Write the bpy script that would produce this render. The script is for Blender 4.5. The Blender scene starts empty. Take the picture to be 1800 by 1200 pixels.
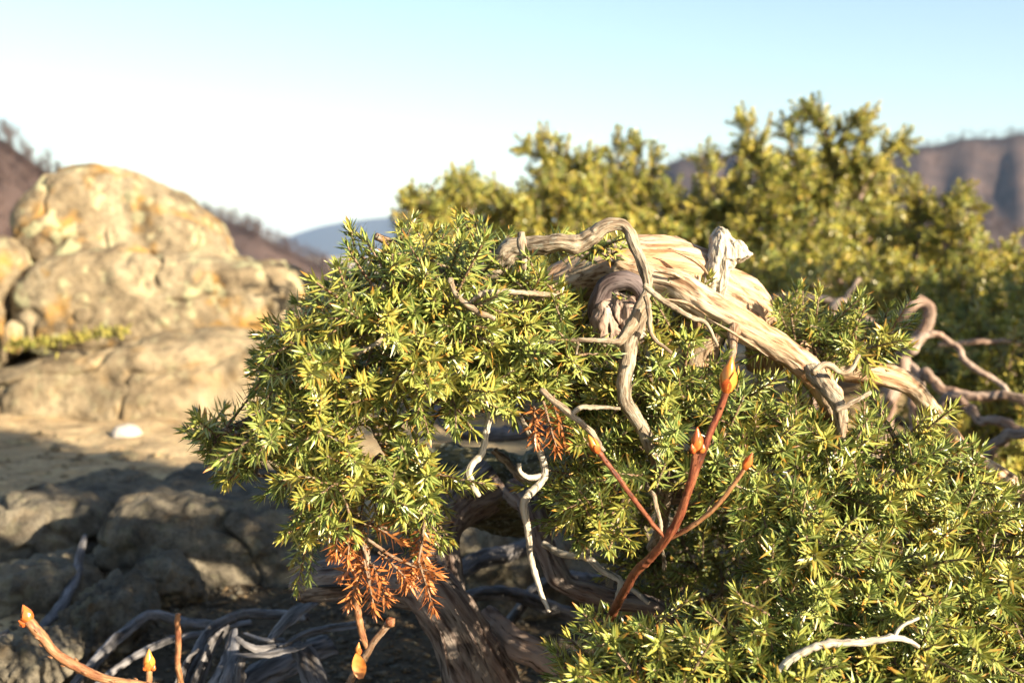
import bpy, math, random
import numpy as np
from mathutils import Matrix, Vector

R = math.radians
rng = np.random.default_rng(7)
random.seed(7)
scene = bpy.context.scene
col = scene.collection

# ------------------------------------------------------------------ camera
FPX = 2150.0                      # focal length in photo pixels (1800 wide)
HC = 0.40                         # camera height over the ground by the bush
PITCH = math.atan(150 / FPX)
FOCUS = 0.755
cd = bpy.data.cameras.new('camera')
cam = bpy.data.objects.new('camera', cd)
col.objects.link(cam)
cam.location = (0, 0, HC)
cam.rotation_euler = (math.pi / 2 - PITCH, 0, 0)
cd.sensor_width = 36
cd.lens = 36 * FPX / 1800
cd.clip_start = 0.02
cd.clip_end = 40000
cd.dof.use_dof = True
cd.dof.focus_distance = FOCUS
cd.dof.aperture_fstop = 9.6
scene.camera = cam

# ------------------------------------------------------------------ sky, sun, exposure
SUN_AZ = R(50)                    # to the right of straight behind the camera
SUN_EL = R(18)
to_sun = Vector((math.sin(SUN_AZ) * math.cos(SUN_EL), -math.cos(SUN_AZ) * math.cos(SUN_EL), math.sin(SUN_EL)))
w = bpy.data.worlds.new('World')
scene.world = w
w.use_nodes = True
nt = w.node_tree
sky = nt.nodes.new('ShaderNodeTexSky')
sky.sky_type = 'NISHITA'
sky.sun_disc = False
sky.sun_elevation = SUN_EL
sky.sun_rotation = math.atan2(to_sun.x, to_sun.y)
sky.altitude = 900
sky.air_density = 1.15
sky.dust_density = 1.7
sky.ozone_density = 1.0
nt.links.new(sky.outputs[0], nt.nodes['Background'].inputs[0])
nt.nodes['Background'].inputs[1].default_value = 0.058
ld = bpy.data.lights.new('sun', 'SUN')
ld.energy = 5.0
ld.angle = R(0.53)
ld.color = (1.0, 0.855, 0.635)
sun = bpy.data.objects.new('sun', ld)
col.objects.link(sun)
sun.rotation_euler = (-to_sun).to_track_quat('-Z', 'Y').to_euler()
scene.view_settings.view_transform = 'Standard'
scene.view_settings.look = 'None'
scene.view_settings.gamma = 1
scene.view_settings.use_curve_mapping = False
scene.view_settings.exposure = 2.05
scene.cycles.max_bounces = 4
scene.cycles.diffuse_bounces = 2
scene.cycles.volume_bounces = 0
scene.cycles.use_denoising = True

# ------------------------------------------------------------------ small maths
FWD = np.array([0, math.cos(PITCH), -math.sin(PITCH)])
UP = np.array([0, math.sin(PITCH), math.cos(PITCH)])
RT = np.array([1.0, 0, 0])
CAM = np.array([0, 0, HC])


def P(px, py, d):
    """photo pixel + distance along the view axis -> world point"""
    px, py, d = np.asarray(px, float), np.asarray(py, float), np.asarray(d, float)
    return CAM + d[..., None] * (FWD + ((px - 900) / FPX)[..., None] * RT + ((600 - py) / FPX)[..., None] * UP)


def ground_point(px, py, z=0.0):
    v = FWD + (px - 900) / FPX * RT + (600 - py) / FPX * UP
    return CAM + v * (z - HC) / v[2]


def _hash(ix, iy, iz, s):
    h = (ix * 374761393 + iy * 668265263 + iz * 2147483647 + s * 1274126177) & 0xFFFFFFFF
    h = ((h ^ (h >> 13)) * 1274126177) & 0xFFFFFFFF
    h = ((h ^ (h >> 16)) * 2246822519) & 0xFFFFFFFF
    return ((h ^ (h >> 15)) & 0xFFFF) / 32767.5 - 1.0


def vnoise(p, s=0):
    i = np.floor(p).astype(np.int64)
    f = p - i
    f = f * f * f * (f * (f * 6 - 15) + 10)
    out = 0
    for dx in (0, 1):
        for dy in (0, 1):
            for dz in (0, 1):
                wgt = (f[:, 0] if dx else 1 - f[:, 0]) * (f[:, 1] if dy else 1 - f[:, 1]) * (f[:, 2] if dz else 1 - f[:, 2])
                out = out + wgt * _hash(i[:, 0] + dx, i[:, 1] + dy, i[:, 2] + dz, s)
    return out


def fbm(p, octaves=4, s=0, gain=0.5):
    a, t, o = 1.0, 0.0, 0.0
    for k in range(octaves):
        o = o + a * vnoise(p * (2.03 ** k) + 17.3 * k, s + k)
        t += a
        a *= gain
    return o / t


def catmull(c, ds):
    """resample control rows (any columns) with a Catmull-Rom spline; first 3 columns are xyz"""
    c = np.asarray(c, float)
    if len(c) == 2:
        c = np.array([c[0], (c[0] + c[1]) / 2, c[1]])
    e = np.vstack([2 * c[0] - c[1], c, 2 * c[-1] - c[-2]])
    out = []
    for i in range(1, len(e) - 2):
        n = max(2, int(np.linalg.norm(e[i + 1, :3] - e[i, :3]) / ds))
        t = np.linspace(0, 1, n, endpoint=False)[:, None]
        p0, p1, p2, p3 = e[i - 1], e[i], e[i + 1], e[i + 2]
        out.append(0.5 * (2 * p1 + (p2 - p0) * t + (2 * p0 - 5 * p1 + 4 * p2 - p3) * t ** 2 + (3 * p1 - p0 - 3 * p2 + p3) * t ** 3))
    out.append(e[-2][None])
    return np.vstack(out)


def frames(p):
    t = np.gradient(p, axis=0)
    t /= np.linalg.norm(t, axis=1)[:, None] + 1e-12
    n = np.zeros_like(p)
    a = np.array([0, 0, 1.0]) if abs(t[0, 2]) < 0.8 else np.array([1.0, 0, 0])
    v = np.cross(t[0], a)
    n[0] = v / np.linalg.norm(v)
    for i in range(1, len(p)):
        v = n[i - 1] - t[i] * np.dot(n[i - 1], t[i])
        n[i] = v / (np.linalg.norm(v) + 1e-12)
    return t, n, np.cross(t, n)


# ------------------------------------------------------------------ objects
def tag(o, label=None, cat=None, group=None, kind=None):
    for k, v in (('label', label), ('category', cat), ('group', group), ('kind', kind)):
        if v:
            o[k] = v
    return o


def thing(name, label, cat, loc, group=None):
    o = bpy.data.objects.new(name, None)
    o.empty_display_size = 0.05
    col.objects.link(o)
    o.location = [float(v) for v in loc]
    tag(o, label, cat, group)
    WORLD[o.name] = np.array(loc, float)
    return o


WORLD = {}


def build_mesh(name, v, faces, mats, vec=None, colr=None, smooth=True, mat_idx=None):
    """faces: list of int arrays (n,3) or (n,4)"""
    me = bpy.data.meshes.new(name)
    v = np.asarray(v, np.float32)
    faces = [np.asarray(f, np.int32) for f in faces if len(f)]
    nl = sum(f.size for f in faces)
    nf = sum(len(f) for f in faces)
    me.vertices.add(len(v))
    me.vertices.foreach_set('co', v.ravel())
    me.loops.add(nl)
    me.loops.foreach_set('vertex_index', np.concatenate([f.ravel() for f in faces]))
    me.polygons.add(nf)
    tot = np.concatenate([np.full(len(f), f.shape[1], np.int32) for f in faces])
    me.polygons.foreach_set('loop_start', np.concatenate([[0], np.cumsum(tot)[:-1]]).astype(np.int32))
    me.polygons.foreach_set('loop_total', tot)
    if smooth:
        me.polygons.foreach_set('use_smooth', np.ones(nf, bool))
    for m in (mats if isinstance(mats, (list, tuple)) else [mats]):
        me.materials.append(m)
    if mat_idx is not None:
        me.polygons.foreach_set('material_index', np.asarray(mat_idx, np.int32))
    if vec is not None:
        a = me.attributes.new('grain', 'FLOAT_VECTOR', 'POINT')
        a.data.foreach_set('vector', np.asarray(vec, np.float32).ravel())
    if colr is not None:
        a = me.attributes.new('needle', 'FLOAT_COLOR', 'POINT')
        a.data.foreach_set('color', np.asarray(colr, np.float32).ravel())
    me.update(calc_edges=True)
    me.validate()
    return me


def obj(name, me, parent=None, loc=None):
    o = bpy.data.objects.new(name, me)
    col.objects.link(o)
    if parent:
        o.parent = parent
    if loc is not None:
        o.location = [float(x) for x in loc]
    return o


def base_of(parent):
    b = np.zeros(3)
    while parent is not None:
        b = b + np.array(parent.location)
        parent = parent.parent
    return b


class MB:
    """collects shapes given in world space; build() makes them ONE mesh object"""

    def __init__(s):
        s.v, s.q, s.t, s.g, s.n = [], [], [], [], 0

    def add(s, v, q=None, t=None, g=None):
        s.v.append(v)
        s.g.append(v if g is None else g)
        if q is not None and len(q):
            s.q.append(np.asarray(q) + s.n)
        if t is not None and len(t):
            s.t.append(np.asarray(t) + s.n)
        s.n += len(v)

    def build(s, name, mat, parent=None, loc=None, smooth=True):
        v = np.vstack(s.v)
        b = base_of(parent)
        if loc is not None and parent is None:
            b = np.array(loc, float)
        f = []
        if s.q:
            f.append(np.vstack(s.q))
        if s.t:
            f.append(np.vstack(s.t))
        return obj(name, build_mesh(name, v - b, f, mat, vec=np.vstack(s.g), smooth=smooth), parent, loc if parent is None else None)


def tube(mb, ctrl, ridge=0.12, lump=0.10, seg=None, ds=None, flat=1.0, lobes=0.0, seed=0, fine=1.0, kink=0.35, jag=0.0):
    """swept tube; ctrl rows x,y,z,r.  Surface is pushed in and out by fibrous noise in straightened coordinates"""
    c = np.asarray(ctrl, float)
    rm = c[:, 3].max()
    ds = ds or min(max(rm * 0.28, 0.0012), 0.02)
    p = catmull(c, ds)
    r = np.maximum(p[:, 3], 1e-4)
    seg = seg or int(min(max(2 * math.pi * rm / 0.0011, 7), 56))
    x = p[:, :3]
    L = np.concatenate([[0], np.cumsum(np.linalg.norm(np.diff(x, axis=0), axis=1))])
    if kink and len(x) > 6:
        env = np.minimum(1, np.minimum(L, L[-1] - L) / (3 * rm))[:, None]
        for fr, am in ((5.5, 1.0), (2.0, .35)):
            z = L / (fr * rm)
            x = x + env * kink * am * rm * np.stack([vnoise(np.stack([z + seed, z * 0 + 3.3 * c, z * 0], 1), seed + c) for c in range(3)], 1)
    t, n, b = frames(x)
    m = len(x)
    a = np.linspace(0, 2 * math.pi, seg, endpoint=False)
    A = np.tile(a, m)
    rr = np.repeat(r, seg)
    LL = np.repeat(L, seg)
    g = np.stack([np.cos(A) * rr, np.sin(A) * rr, LL], 1) + seed * 0.37
    tw = LL * 6 + seed
    k = np.ones(len(A))
    if lump:
        k += lump * fbm(g / rm * 0.8, 2, seed)
    if ridge:
        q = g.copy()
        q[:, 2] *= 0.24
        f = fbm(q / rm * 2.6, 3, seed + 5)
        k += ridge * (1 - 2.2 * np.abs(f)) + ridge * 0.5 * fine * fbm(q / rm * 7, 2, seed + 9)
    if ridge and m > 12:
        rk = np.random.default_rng(seed + 1000)
        for _ in range(int(min(L[-1] / (6 * rm), 24))):
            p0, a0, h0 = rk.uniform(0, L[-1]), rk.uniform(0, 6.28), rk.uniform(.12, .5)
            k += h0 * np.exp(-((LL - p0) / (rm * rk.uniform(.35, .8))) ** 2) * np.exp(-(1 - np.cos(A - a0)) * 2.2)
        k += .05 * fbm(g / rm * 5, 2, seed + 40)
    if lobes:
        k += lobes * np.cos(3 * A + tw) + 0.5 * lobes * np.cos(5 * A - 0.7 * tw + 1)
    if jag:
        e = np.maximum(0, 1 - (L[-1] - LL) / (2.2 * r[-1])) * jag * rr
    rad = rr * k
    v = np.repeat(x, seg, 0) + (np.cos(A) * rad)[:, None] * np.repeat(n, seg, 0) + (np.sin(A) * rad * flat)[:, None] * np.repeat(b, seg, 0)
    if jag:
        v += (e * (fbm(np.stack([np.cos(A) * 2, np.sin(A) * 2, np.zeros(len(A))], 1) * 1.7, 2, seed) * 2.2))[:, None] * np.repeat(t, seg, 0)
    i = np.arange(m - 1)[:, None] * seg + np.arange(seg)[None]
    j = np.arange(m - 1)[:, None] * seg + (np.arange(seg)[None] + 1) % seg
    q = np.stack([i, j, j + seg, i + seg], -1).reshape(-1, 4)
    vs, ts = [v], []
    nb = len(v)
    gs = [g]
    for end, row in ((0, 0), (1, m - 1)):
        ctr = x[row] + t[row] * (0.25 * r[row] if end else -0.25 * r[row]) * (0 if jag and end else 1)
        vs.append(ctr[None])
        gs.append(np.array([[0, 0, L[row]]]) + seed * 0.37)
        ring = row * seg + np.arange(seg)
        nx = row * seg + (np.arange(seg) + 1) % seg
        ts.append(np.stack([ring, np.full(seg, nb), nx] if not end else [ring, nx, np.full(seg, nb)], 1))
        nb += 1
    mb.add(np.vstack(vs), q, np.vstack(ts), np.vstack(gs))
    return x


def px_path(rows):
    """rows (px, py, depth, radius px) -> x,y,z,r"""
    a = np.asarray(rows, float)
    return np.hstack([P(a[:, 0], a[:, 1], a[:, 2]), (a[:, 3] / FPX * a[:, 2])[:, None]])


def lump_mesh(mb, outline, depth, thick, amp=0.03, freq=6, nu=150, nv=80, power=0.62, seed=0, amp2=0.012, lean=0.0, stretch=(1, 1, 1), cracks=0.0, center=None):
    """a solid rock: star-shaped outline (photo px at its own distance), rounded front and back, noisy surface"""
    o = np.asarray(outline, float)
    w_ = P(o[:, 0], o[:, 1], np.full(len(o), depth))
    xy = np.stack([(w_ - CAM) @ RT, (w_ - CAM) @ UP], 1)
    c = (xy.max(0) + xy.min(0)) / 2
    if center:
        wc = P(np.float64(center[0]), np.float64(center[1]), np.float64(depth)) - CAM
        c = np.array([wc @ RT, wc @ UP])
    th = np.linspace(0, 2 * math.pi, nu, endpoint=False)
    D = np.stack([np.cos(th), np.sin(th)], 1)
    rad = np.zeros(nu)
    for k in range(len(xy)):
        p1, p2 = xy[k] - c, xy[(k + 1) % len(xy)] - c
        e = p2 - p1
        den = D[:, 0] * e[1] - D[:, 1] * e[0]
        den = np.where(np.abs(den) < 1e-9, 1e-9, den)
        tt = (p1[0] * e[1] - p1[1] * e[0]) / den
        uu = (p1[0] * D[:, 1] - p1[1] * D[:, 0]) / den
        ok = (tt > 0) & (uu >= -1e-6) & (uu <= 1 + 1e-6)
        rad = np.where(ok, np.maximum(rad, tt), rad)
    kk = np.array([1, 2, 3, 2, 1.]) / 9
    for _ in range(2):
        rad = sum(kk[m] * np.roll(rad, m - 2) for m in range(5))
    ph = np.linspace(-math.pi / 2, math.pi / 2, nv + 2)[1:-1]
    cr = np.cos(ph) ** power
    sy = np.sign(np.sin(ph)) * np.abs(np.sin(ph)) ** power
    X = c[0] + np.outer(cr, rad * D[:, 0])
    Z = c[1] + np.outer(cr, rad * D[:, 1])
    Y = depth + thick + np.outer(sy, np.ones(nu)) * thick + lean * (Z - c[1])
    pts = CAM + X[..., None] * RT + Z[..., None] * UP + Y[..., None] * FWD
    pts = pts.reshape(-1, 3)
    front = (CAM + c[0] * RT + c[1] * UP + depth * FWD)[None]
    back = (CAM + c[0] * RT + c[1] * UP + (depth + 2 * thick) * FWD)[None]
    v = np.vstack([pts, front, back])
    ctr = CAM + c[0] * RT + c[1] * UP + (depth + thick) * FWD
    G = pts.reshape(nv, nu, 3)
    du = np.roll(G, -1, 1) - np.roll(G, 1, 1)
    dw = np.gradient(G, axis=0)
    dr = np.cross(du, dw).reshape(-1, 3)
    dr = np.vstack([dr, front - ctr, back - ctr])
    dr /= np.linalg.norm(dr, axis=1)[:, None] + 1e-12
    dr *= np.where(((v - ctr) * dr).sum(1) < 0, -1.0, 1.0)[:, None]
    st = np.array(stretch)
    h = amp * fbm(v * freq * st, 4, seed) + amp2 * fbm(v * freq * 5 * st, 3, seed + 11)
    if cracks:
        f = np.abs(fbm(v * freq * 1.3 * st, 3, seed + 31))
        h -= cracks * np.exp(-(f / 0.035) ** 2)
    v = v + dr * h[:, None]
    i = np.arange(nv - 1)[:, None] * nu + np.arange(nu)[None]
    j = np.arange(nv - 1)[:, None] * nu + (np.arange(nu)[None] + 1) % nu
    q = np.stack([i, j, j + nu, i + nu], -1).reshape(-1, 4)
    r0 = np.arange(nu)
    r1 = (np.arange(nu) + 1) % nu
    last = (nv - 1) * nu
    n = nu * nv
    t = np.vstack([np.stack([r1, r0, np.full(nu, n)], 1), np.stack([last + r0, last + r1, np.full(nu, n + 1)], 1)])
    mb.add(v, q, t, v)


# ------------------------------------------------------------------ materials
def mat_new(name):
    m = bpy.data.materials.new(name)
    m.use_nodes = True
    t = m.node_tree
    return m, t, t.nodes['Principled BSDF']


def N(t, kind, **inp):
    n = t.nodes.new('ShaderNode' + kind)
    for k, v in inp.items():
        if k.startswith('_'):
            setattr(n, k[1:], v)
        else:
            n.inputs[k.replace('_', ' ')].default_value = v
    return n


def ramp(t, src, stops):
    n = t.nodes.new('ShaderNodeValToRGB')
    e = n.color_ramp.elements
    while len(e) < len(stops):
        e.new(0.5)
    for el, (p, c) in zip(e, stops):
        el.position = p
        el.color = (*c, 1) if len(c) == 3 else c
    t.links.new(src, n.inputs[0])
    return n.outputs[0]


def mix(t, fac, a, b, mode='MIX'):
    n = t.nodes.new('ShaderNodeMix')
    n.data_type = 'RGBA'
    n.blend_type = mode
    for s, v in ((0, fac), (6, a), (7, b)):
        if hasattr(v, 'is_linked') or hasattr(v, 'links'):
            t.links.new(v, n.inputs[s])
        else:
            n.inputs[s].default_value = v if s == 0 else (*v, 1)
    return n.outputs[2]


def noise(t, vec, scale, detail=4, rough=0.55, dist=0.0):
    n = N(t, 'TexNoise', Scale=scale, Detail=detail, Roughness=rough, Distortion=dist)
    t.links.new(vec, n.inputs['Vector'])
    return n.outputs['Fac']


def scaled(t, vec, s):
    n = t.nodes.new('ShaderNodeVectorMath')
    n.operation = 'MULTIPLY'
    t.links.new(vec, n.inputs[0])
    n.inputs[1].default_value = s
    return n.outputs[0]


def bump(t, bsdf, h, dist, strength=1.0):
    n = N(t, 'Bump', Strength=strength, Distance=dist)
    t.links.new(h, n.inputs['Height'])
    t.links.new(n.outputs[0], bsdf.inputs['Normal'])
    return n


def attr(t, name):
    n = t.nodes.new('ShaderNodeAttribute')
    n.attribute_name = name
    return n


def math_(t, op, a, b=None, clamp=False):
    n = t.nodes.new('ShaderNodeMath')
    n.operation = op
    n.use_clamp = clamp
    for i, v in enumerate((a, b)):
        if v is None:
            continue
        if hasattr(v, 'links'):
            t.links.new(v, n.inputs[i])
        else:
            n.inputs[i].default_value = v
    return n.outputs[0]


def wood_mat(name, dark, mid, light, warm, warm_amt=0.5, lichen=0.0, freq=900.0, rough=0.75, bdist=0.0008):
    m, t, b = mat_new(name)
    g = attr(t, 'grain').outputs['Vector']
    s1 = scaled(t, g, (freq, freq, freq * 0.11))
    s2 = scaled(t, g, (freq * 0.33, freq * 0.33, freq * 0.055))
    f1 = noise(t, s1, 1.0, 4, 0.6, 0.2)
    f2 = noise(t, s2, 1.0, 3, 0.55, 0.4)
    big = noise(t, scaled(t, g, (60, 60, 22)), 1.0, 3)
    c = ramp(t, f2, [(0.34, dark), (0.46, mid), (0.62, light)])
    wm = ramp(t, big, [(0.5 - 0.14, (0, 0, 0)), (0.68, (warm_amt,) * 3)])
    c = mix(t, wm, c, warm)
    crack = ramp(t, f1, [(0.30, (0.12, 0.10, 0.09)), (0.43, (1, 1, 1))])
    c = mix(t, 1.0, c, crack, 'MULTIPLY')
    if lichen:
        li = noise(t, scaled(t, g, (420, 420, 260)), 1.0, 3)
        lm = ramp(t, li, [(0.60 - 0.06 * lichen, (0, 0, 0)), (0.70, (0.6,) * 3)])
        c = mix(t, lm, c, (0.30, 0.31, 0.25))
    t.links.new(c, b.inputs['Base Color'])
    b.inputs['Roughness'].default_value = rough
    b.inputs['Specular IOR Level'].default_value = 0.25
    h = math_(t, 'ADD', math_(t, 'MULTIPLY', f2, 1.4), f1)
    bump(t, b, h, bdist, 0.9)
    return m


M = {}
M['pale_wood'] = wood_mat('pale_wood', (0.09, 0.055, 0.03), (0.33, 0.245, 0.16), (0.47, 0.39, 0.29), (0.44, 0.20, 0.085), 0.55)
M['bleached_wood'] = wood_mat('bleached_wood', (0.11, 0.10, 0.08), (0.36, 0.32, 0.255), (0.50, 0.46, 0.38), (0.33, 0.25, 0.17), 0.5, 0.3)
M['dark_bark'] = wood_mat('dark_bark', (0.025, 0.02, 0.024), (0.08, 0.064, 0.066), (0.14, 0.115, 0.115), (0.12, 0.075, 0.06), 0.6)
M['trunk_bark'] = wood_mat('trunk_bark', (0.022, 0.018, 0.016), (0.135, 0.112, 0.098), (0.25, 0.215, 0.185), (0.19, 0.105, 0.075), 0.45, 0.0, freq=700, bdist=0.0022)
M['grey_twig'] = wood_mat('grey_twig', (0.05, 0.037, 0.025), (0.19, 0.15, 0.105), (0.33, 0.28, 0.21), (0.22, 0.14, 0.08), 0.5, 0.7, freq=1400)
M['brown_twig'] = wood_mat('brown_twig', (0.05, 0.032, 0.02), (0.16, 0.11, 0.07), (0.27, 0.20, 0.145), (0.20, 0.10, 0.05), 0.6, 0.2, freq=1600)
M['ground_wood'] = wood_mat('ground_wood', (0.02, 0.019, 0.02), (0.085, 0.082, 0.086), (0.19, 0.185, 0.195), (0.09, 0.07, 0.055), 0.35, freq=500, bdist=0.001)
M['back_wood'] = wood_mat('back_wood', (0.08, 0.055, 0.04), (0.22, 0.165, 0.13), (0.34, 0.275, 0.23), (0.30, 0.165, 0.11), 0.5, freq=400)
M['mossy_bark'] = wood_mat('mossy_bark', (0.02, 0.02, 0.012), (0.07, 0.065, 0.03), (0.13, 0.12, 0.055), (0.10, 0.07, 0.03), 0.5, 1.2, freq=500, bdist=0.002)


def needle_mat(name, greens, tipc, stripe, dead=False):
    m, t, b = mat_new(name)
    a = attr(t, 'needle')
    sep = t.nodes.new('ShaderNodeSeparateColor')
    t.links.new(a.outputs['Color'], sep.inputs[0])
    r, g, s = sep.outputs
    across = a.outputs['Alpha']
    k = math_(t, 'ADD', math_(t, 'MULTIPLY', r, 0.5), math_(t, 'MULTIPLY', s, 0.5))
    c = ramp(t, k, greens)
    st = ramp(t, across, [(0.35, (0, 0, 0)), (0.8, (0.6,) * 3)])
    c = mix(t, st, c, stripe)
    # old needles turn orange from the tip on a few of them
    old = math_(t, 'MULTIPLY', ramp(t, r, [(0.86, (0, 0, 0)), (0.95, (1, 1, 1))]), ramp(t, g, [(0.25, (0, 0, 0)), (0.9, (1, 1, 1))]))
    tip = ramp(t, g, [(0.86, (0, 0, 0)), (1.0, (0.6,) * 3)])
    c = mix(t, math_(t, 'MAXIMUM', old, tip), c, tipc)
    t.links.new(c, b.inputs['Base Color'])
    b.inputs['Roughness'].default_value = 0.36
    b.inputs['Specular IOR Level'].default_value = 0.55
    tr = t.nodes.new('ShaderNodeBsdfTranslucent')
    t.links.new(c, tr.inputs[0])
    ms = t.nodes.new('ShaderNodeMixShader')
    ms.inputs[0].default_value = 0.12
    t.links.new(b.outputs[0], ms.inputs[1])
    t.links.new(tr.outputs[0], ms.inputs[2])
    t.links.new(ms.outputs[0], t.nodes['Material Output'].inputs[0])
    return m


M['needles'] = needle_mat('juniper_needles', [(0.15, (0.022, 0.07, 0.012)), (0.5, (0.10, 0.14, 0.014)), (0.85, (0.27, 0.215, 0.022))], (0.36, 0.14, 0.025), (0.42, 0.44, 0.14))
M['dead_needles'] = needle_mat('dead_needles', [(0.15, (0.20, 0.05, 0.014)), (0.5, (0.38, 0.11, 0.025)), (0.85, (0.48, 0.19, 0.05))], (0.45, 0.19, 0.06), (0.50, 0.22, 0.08))
M['back_needles'] = needle_mat('shrub_needles', [(0.15, (0.08, 0.125, 0.028)), (0.5, (0.27, 0.27, 0.036)), (0.85, (0.48, 0.37, 0.05))], (0.36, 0.18, 0.03), (0.30, 0.30, 0.10))


def rock_mat(name, base, pale, dark, lichen_amt=1.0, scale=1.0, bdist=0.012):
    m, t, b = mat_new(name)
    g = attr(t, 'grain').outputs['Vector']
    n1 = noise(t, g, 7 * scale, 6, 0.62, 0.3)
    n2 = noise(t, g, 38 * scale, 6, 0.65)
    n3 = noise(t, g, 120 * scale, 4, 0.7)
    c = ramp(t, n1, [(0.30, dark), (0.46, base), (0.66, pale)])
    grit = ramp(t, n2, [(0.28, (0.35, 0.34, 0.32)), (0.48, (1, 1, 1)), (0.75, (1.15, 1.12, 1.05))])
    c = mix(t, 0.85, c, grit, 'MULTIPLY')
    speck = ramp(t, n3, [(0.34, (0.30, 0.29, 0.28)), (0.46, (1, 1, 1)), (0.62, (1, 1, 1)), (0.72, (1.6, 1.55, 1.45))])
    c = mix(t, 0.8, c, speck, 'MULTIPLY')
    if lichen_amt:
        off = N(t, 'Mapping')
        off.inputs['Location'].default_value = (3.1, 7.7, 1.3)
        t.links.new(g, off.inputs[0])
        l1 = noise(t, off.outputs[0], 9 * scale, 5, 0.6)
        m1 = ramp(t, l1, [(0.54, (0, 0, 0)), (0.66, (0.75 * lichen_amt,) * 3)])
        c = mix(t, m1, c, (0.27, 0.145, 0.03))
        l2 = noise(t, off.outputs[0], 21 * scale, 4, 0.5)
        m2 = ramp(t, l2, [(0.56, (0, 0, 0)), (0.62, (0.8 * lichen_amt,) * 3)])
        c = mix(t, m2, c, (0.29, 0.28, 0.165))
        l3 = noise(t, off.outputs[0], 4.2 * scale, 5, 0.65)
        m3 = ramp(t, l3, [(0.60, (0, 0, 0)), (0.68, (0.7 * lichen_amt,) * 3)])
        c = mix(t, m3, c, (0.13, 0.07, 0.03))
    t.links.new(c, b.inputs['Base Color'])
    b.inputs['Roughness'].default_value = 0.9
    b.inputs['Specular IOR Level'].default_value = 0.15
    h = math_(t, 'ADD', math_(t, 'ADD', n1, math_(t, 'MULTIPLY', n2, 0.5)), math_(t, 'MULTIPLY', n3, 0.30))
    bump(t, b, h, bdist, 0.8)
    return m


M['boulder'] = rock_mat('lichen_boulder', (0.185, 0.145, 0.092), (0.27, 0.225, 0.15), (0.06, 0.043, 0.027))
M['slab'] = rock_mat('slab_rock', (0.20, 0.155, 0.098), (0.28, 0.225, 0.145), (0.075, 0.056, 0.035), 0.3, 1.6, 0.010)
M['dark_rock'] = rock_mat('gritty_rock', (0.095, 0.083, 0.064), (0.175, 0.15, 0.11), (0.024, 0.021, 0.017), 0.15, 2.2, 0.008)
M['quartz'] = rock_mat('pale_pebble', (0.42, 0.38, 0.34), (0.52, 0.48, 0.44), (0.3, 0.25, 0.2), 0.0, 3)


def flat_mat(name, c1, c2, scale, rough=0.9, coord='Object', bd=None, spec=0.2):
    m, t, b = mat_new(name)
    tc = t.nodes.new('ShaderNodeTexCoord')
    n = noise(t, tc.outputs[coord], scale, 5, 0.6)
    t.links.new(ramp(t, n, [(0.32, c1), (0.68, c2)]), b.inputs['Base Color'])
    b.inputs['Roughness'].default_value = rough
    b.inputs['Specular IOR Level'].default_value = spec
    if bd:
        bump(t, b, n, bd)
    return m


M['hill'] = flat_mat('leafless_hillside', (0.024, 0.019, 0.021), (0.085, 0.056, 0.047), 0.016)
M['wood'] = flat_mat('bare_twigs', (0.045, 0.031, 0.031), (0.10, 0.066, 0.056), 0.05)
M['far_hill'] = flat_mat('far_mountain', (0.02, 0.02, 0.022), (0.035, 0.034, 0.034), 0.003)
M['litter'] = flat_mat('dry_litter', (0.07, 0.05, 0.03), (0.22, 0.15, 0.08), 60)
M['moss'] = flat_mat('crevice_moss', (0.10, 0.13, 0.03), (0.34, 0.27, 0.06), 60)
M['azalea_stem'] = wood_mat('azalea_stem', (0.05, 0.014, 0.009), (0.14, 0.034, 0.018), (0.22, 0.075, 0.036), (0.18, 0.085, 0.04), 0.5, freq=1500, rough=0.5, bdist=0.0005)
M['azalea_tan'] = wood_mat('azalea_tan_stem', (0.10, 0.04, 0.018), (0.22, 0.11, 0.048), (0.30, 0.175, 0.085), (0.22, 0.06, 0.03), 0.5, freq=1500, rough=0.5, bdist=0.0005)
M['bud'] = flat_mat('bud_scale', (0.34, 0.05, 0.014), (0.50, 0.15, 0.03), 130, 0.3, spec=0.5)
M['bud_yellow'] = flat_mat('bud_scale_yellow', (0.45, 0.14, 0.018), (0.56, 0.27, 0.05), 160, 0.28, spec=0.5)
M['leaf_orange'] = flat_mat('dry_leaf', (0.36, 0.11, 0.02), (0.55, 0.22, 0.05), 160, 0.45, spec=0.4)


# ------------------------------------------------------------------ ground: one sheet, fine near the camera
def ground_z(x, y):
    p = np.stack([x, y, np.zeros_like(x)], 1)
    r = np.hypot(x, y - 1.5)
    z = 0.035 * fbm(p * 1.3, 3, 3) * np.minimum(1, r / 2) + 0.016 * fbm(p * 6, 4, 4) + 0.006 * fbm(p * 28, 3, 6)
    z += 0.02 * np.exp(-((x + 0.9) ** 2 + (y - 2.6) ** 2) / 0.8)
    f = np.maximum(0, r - 4.2)
    drop = -0.45 * f * np.exp(-f / 900) - np.where(f > 0, 6 * (1 - np.exp(-f / 8)), 0)
    z += np.maximum(drop, -150) + np.minimum(f / 40, 1) * 3 * fbm(p * 0.02, 4, 8)
    return z


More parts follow.
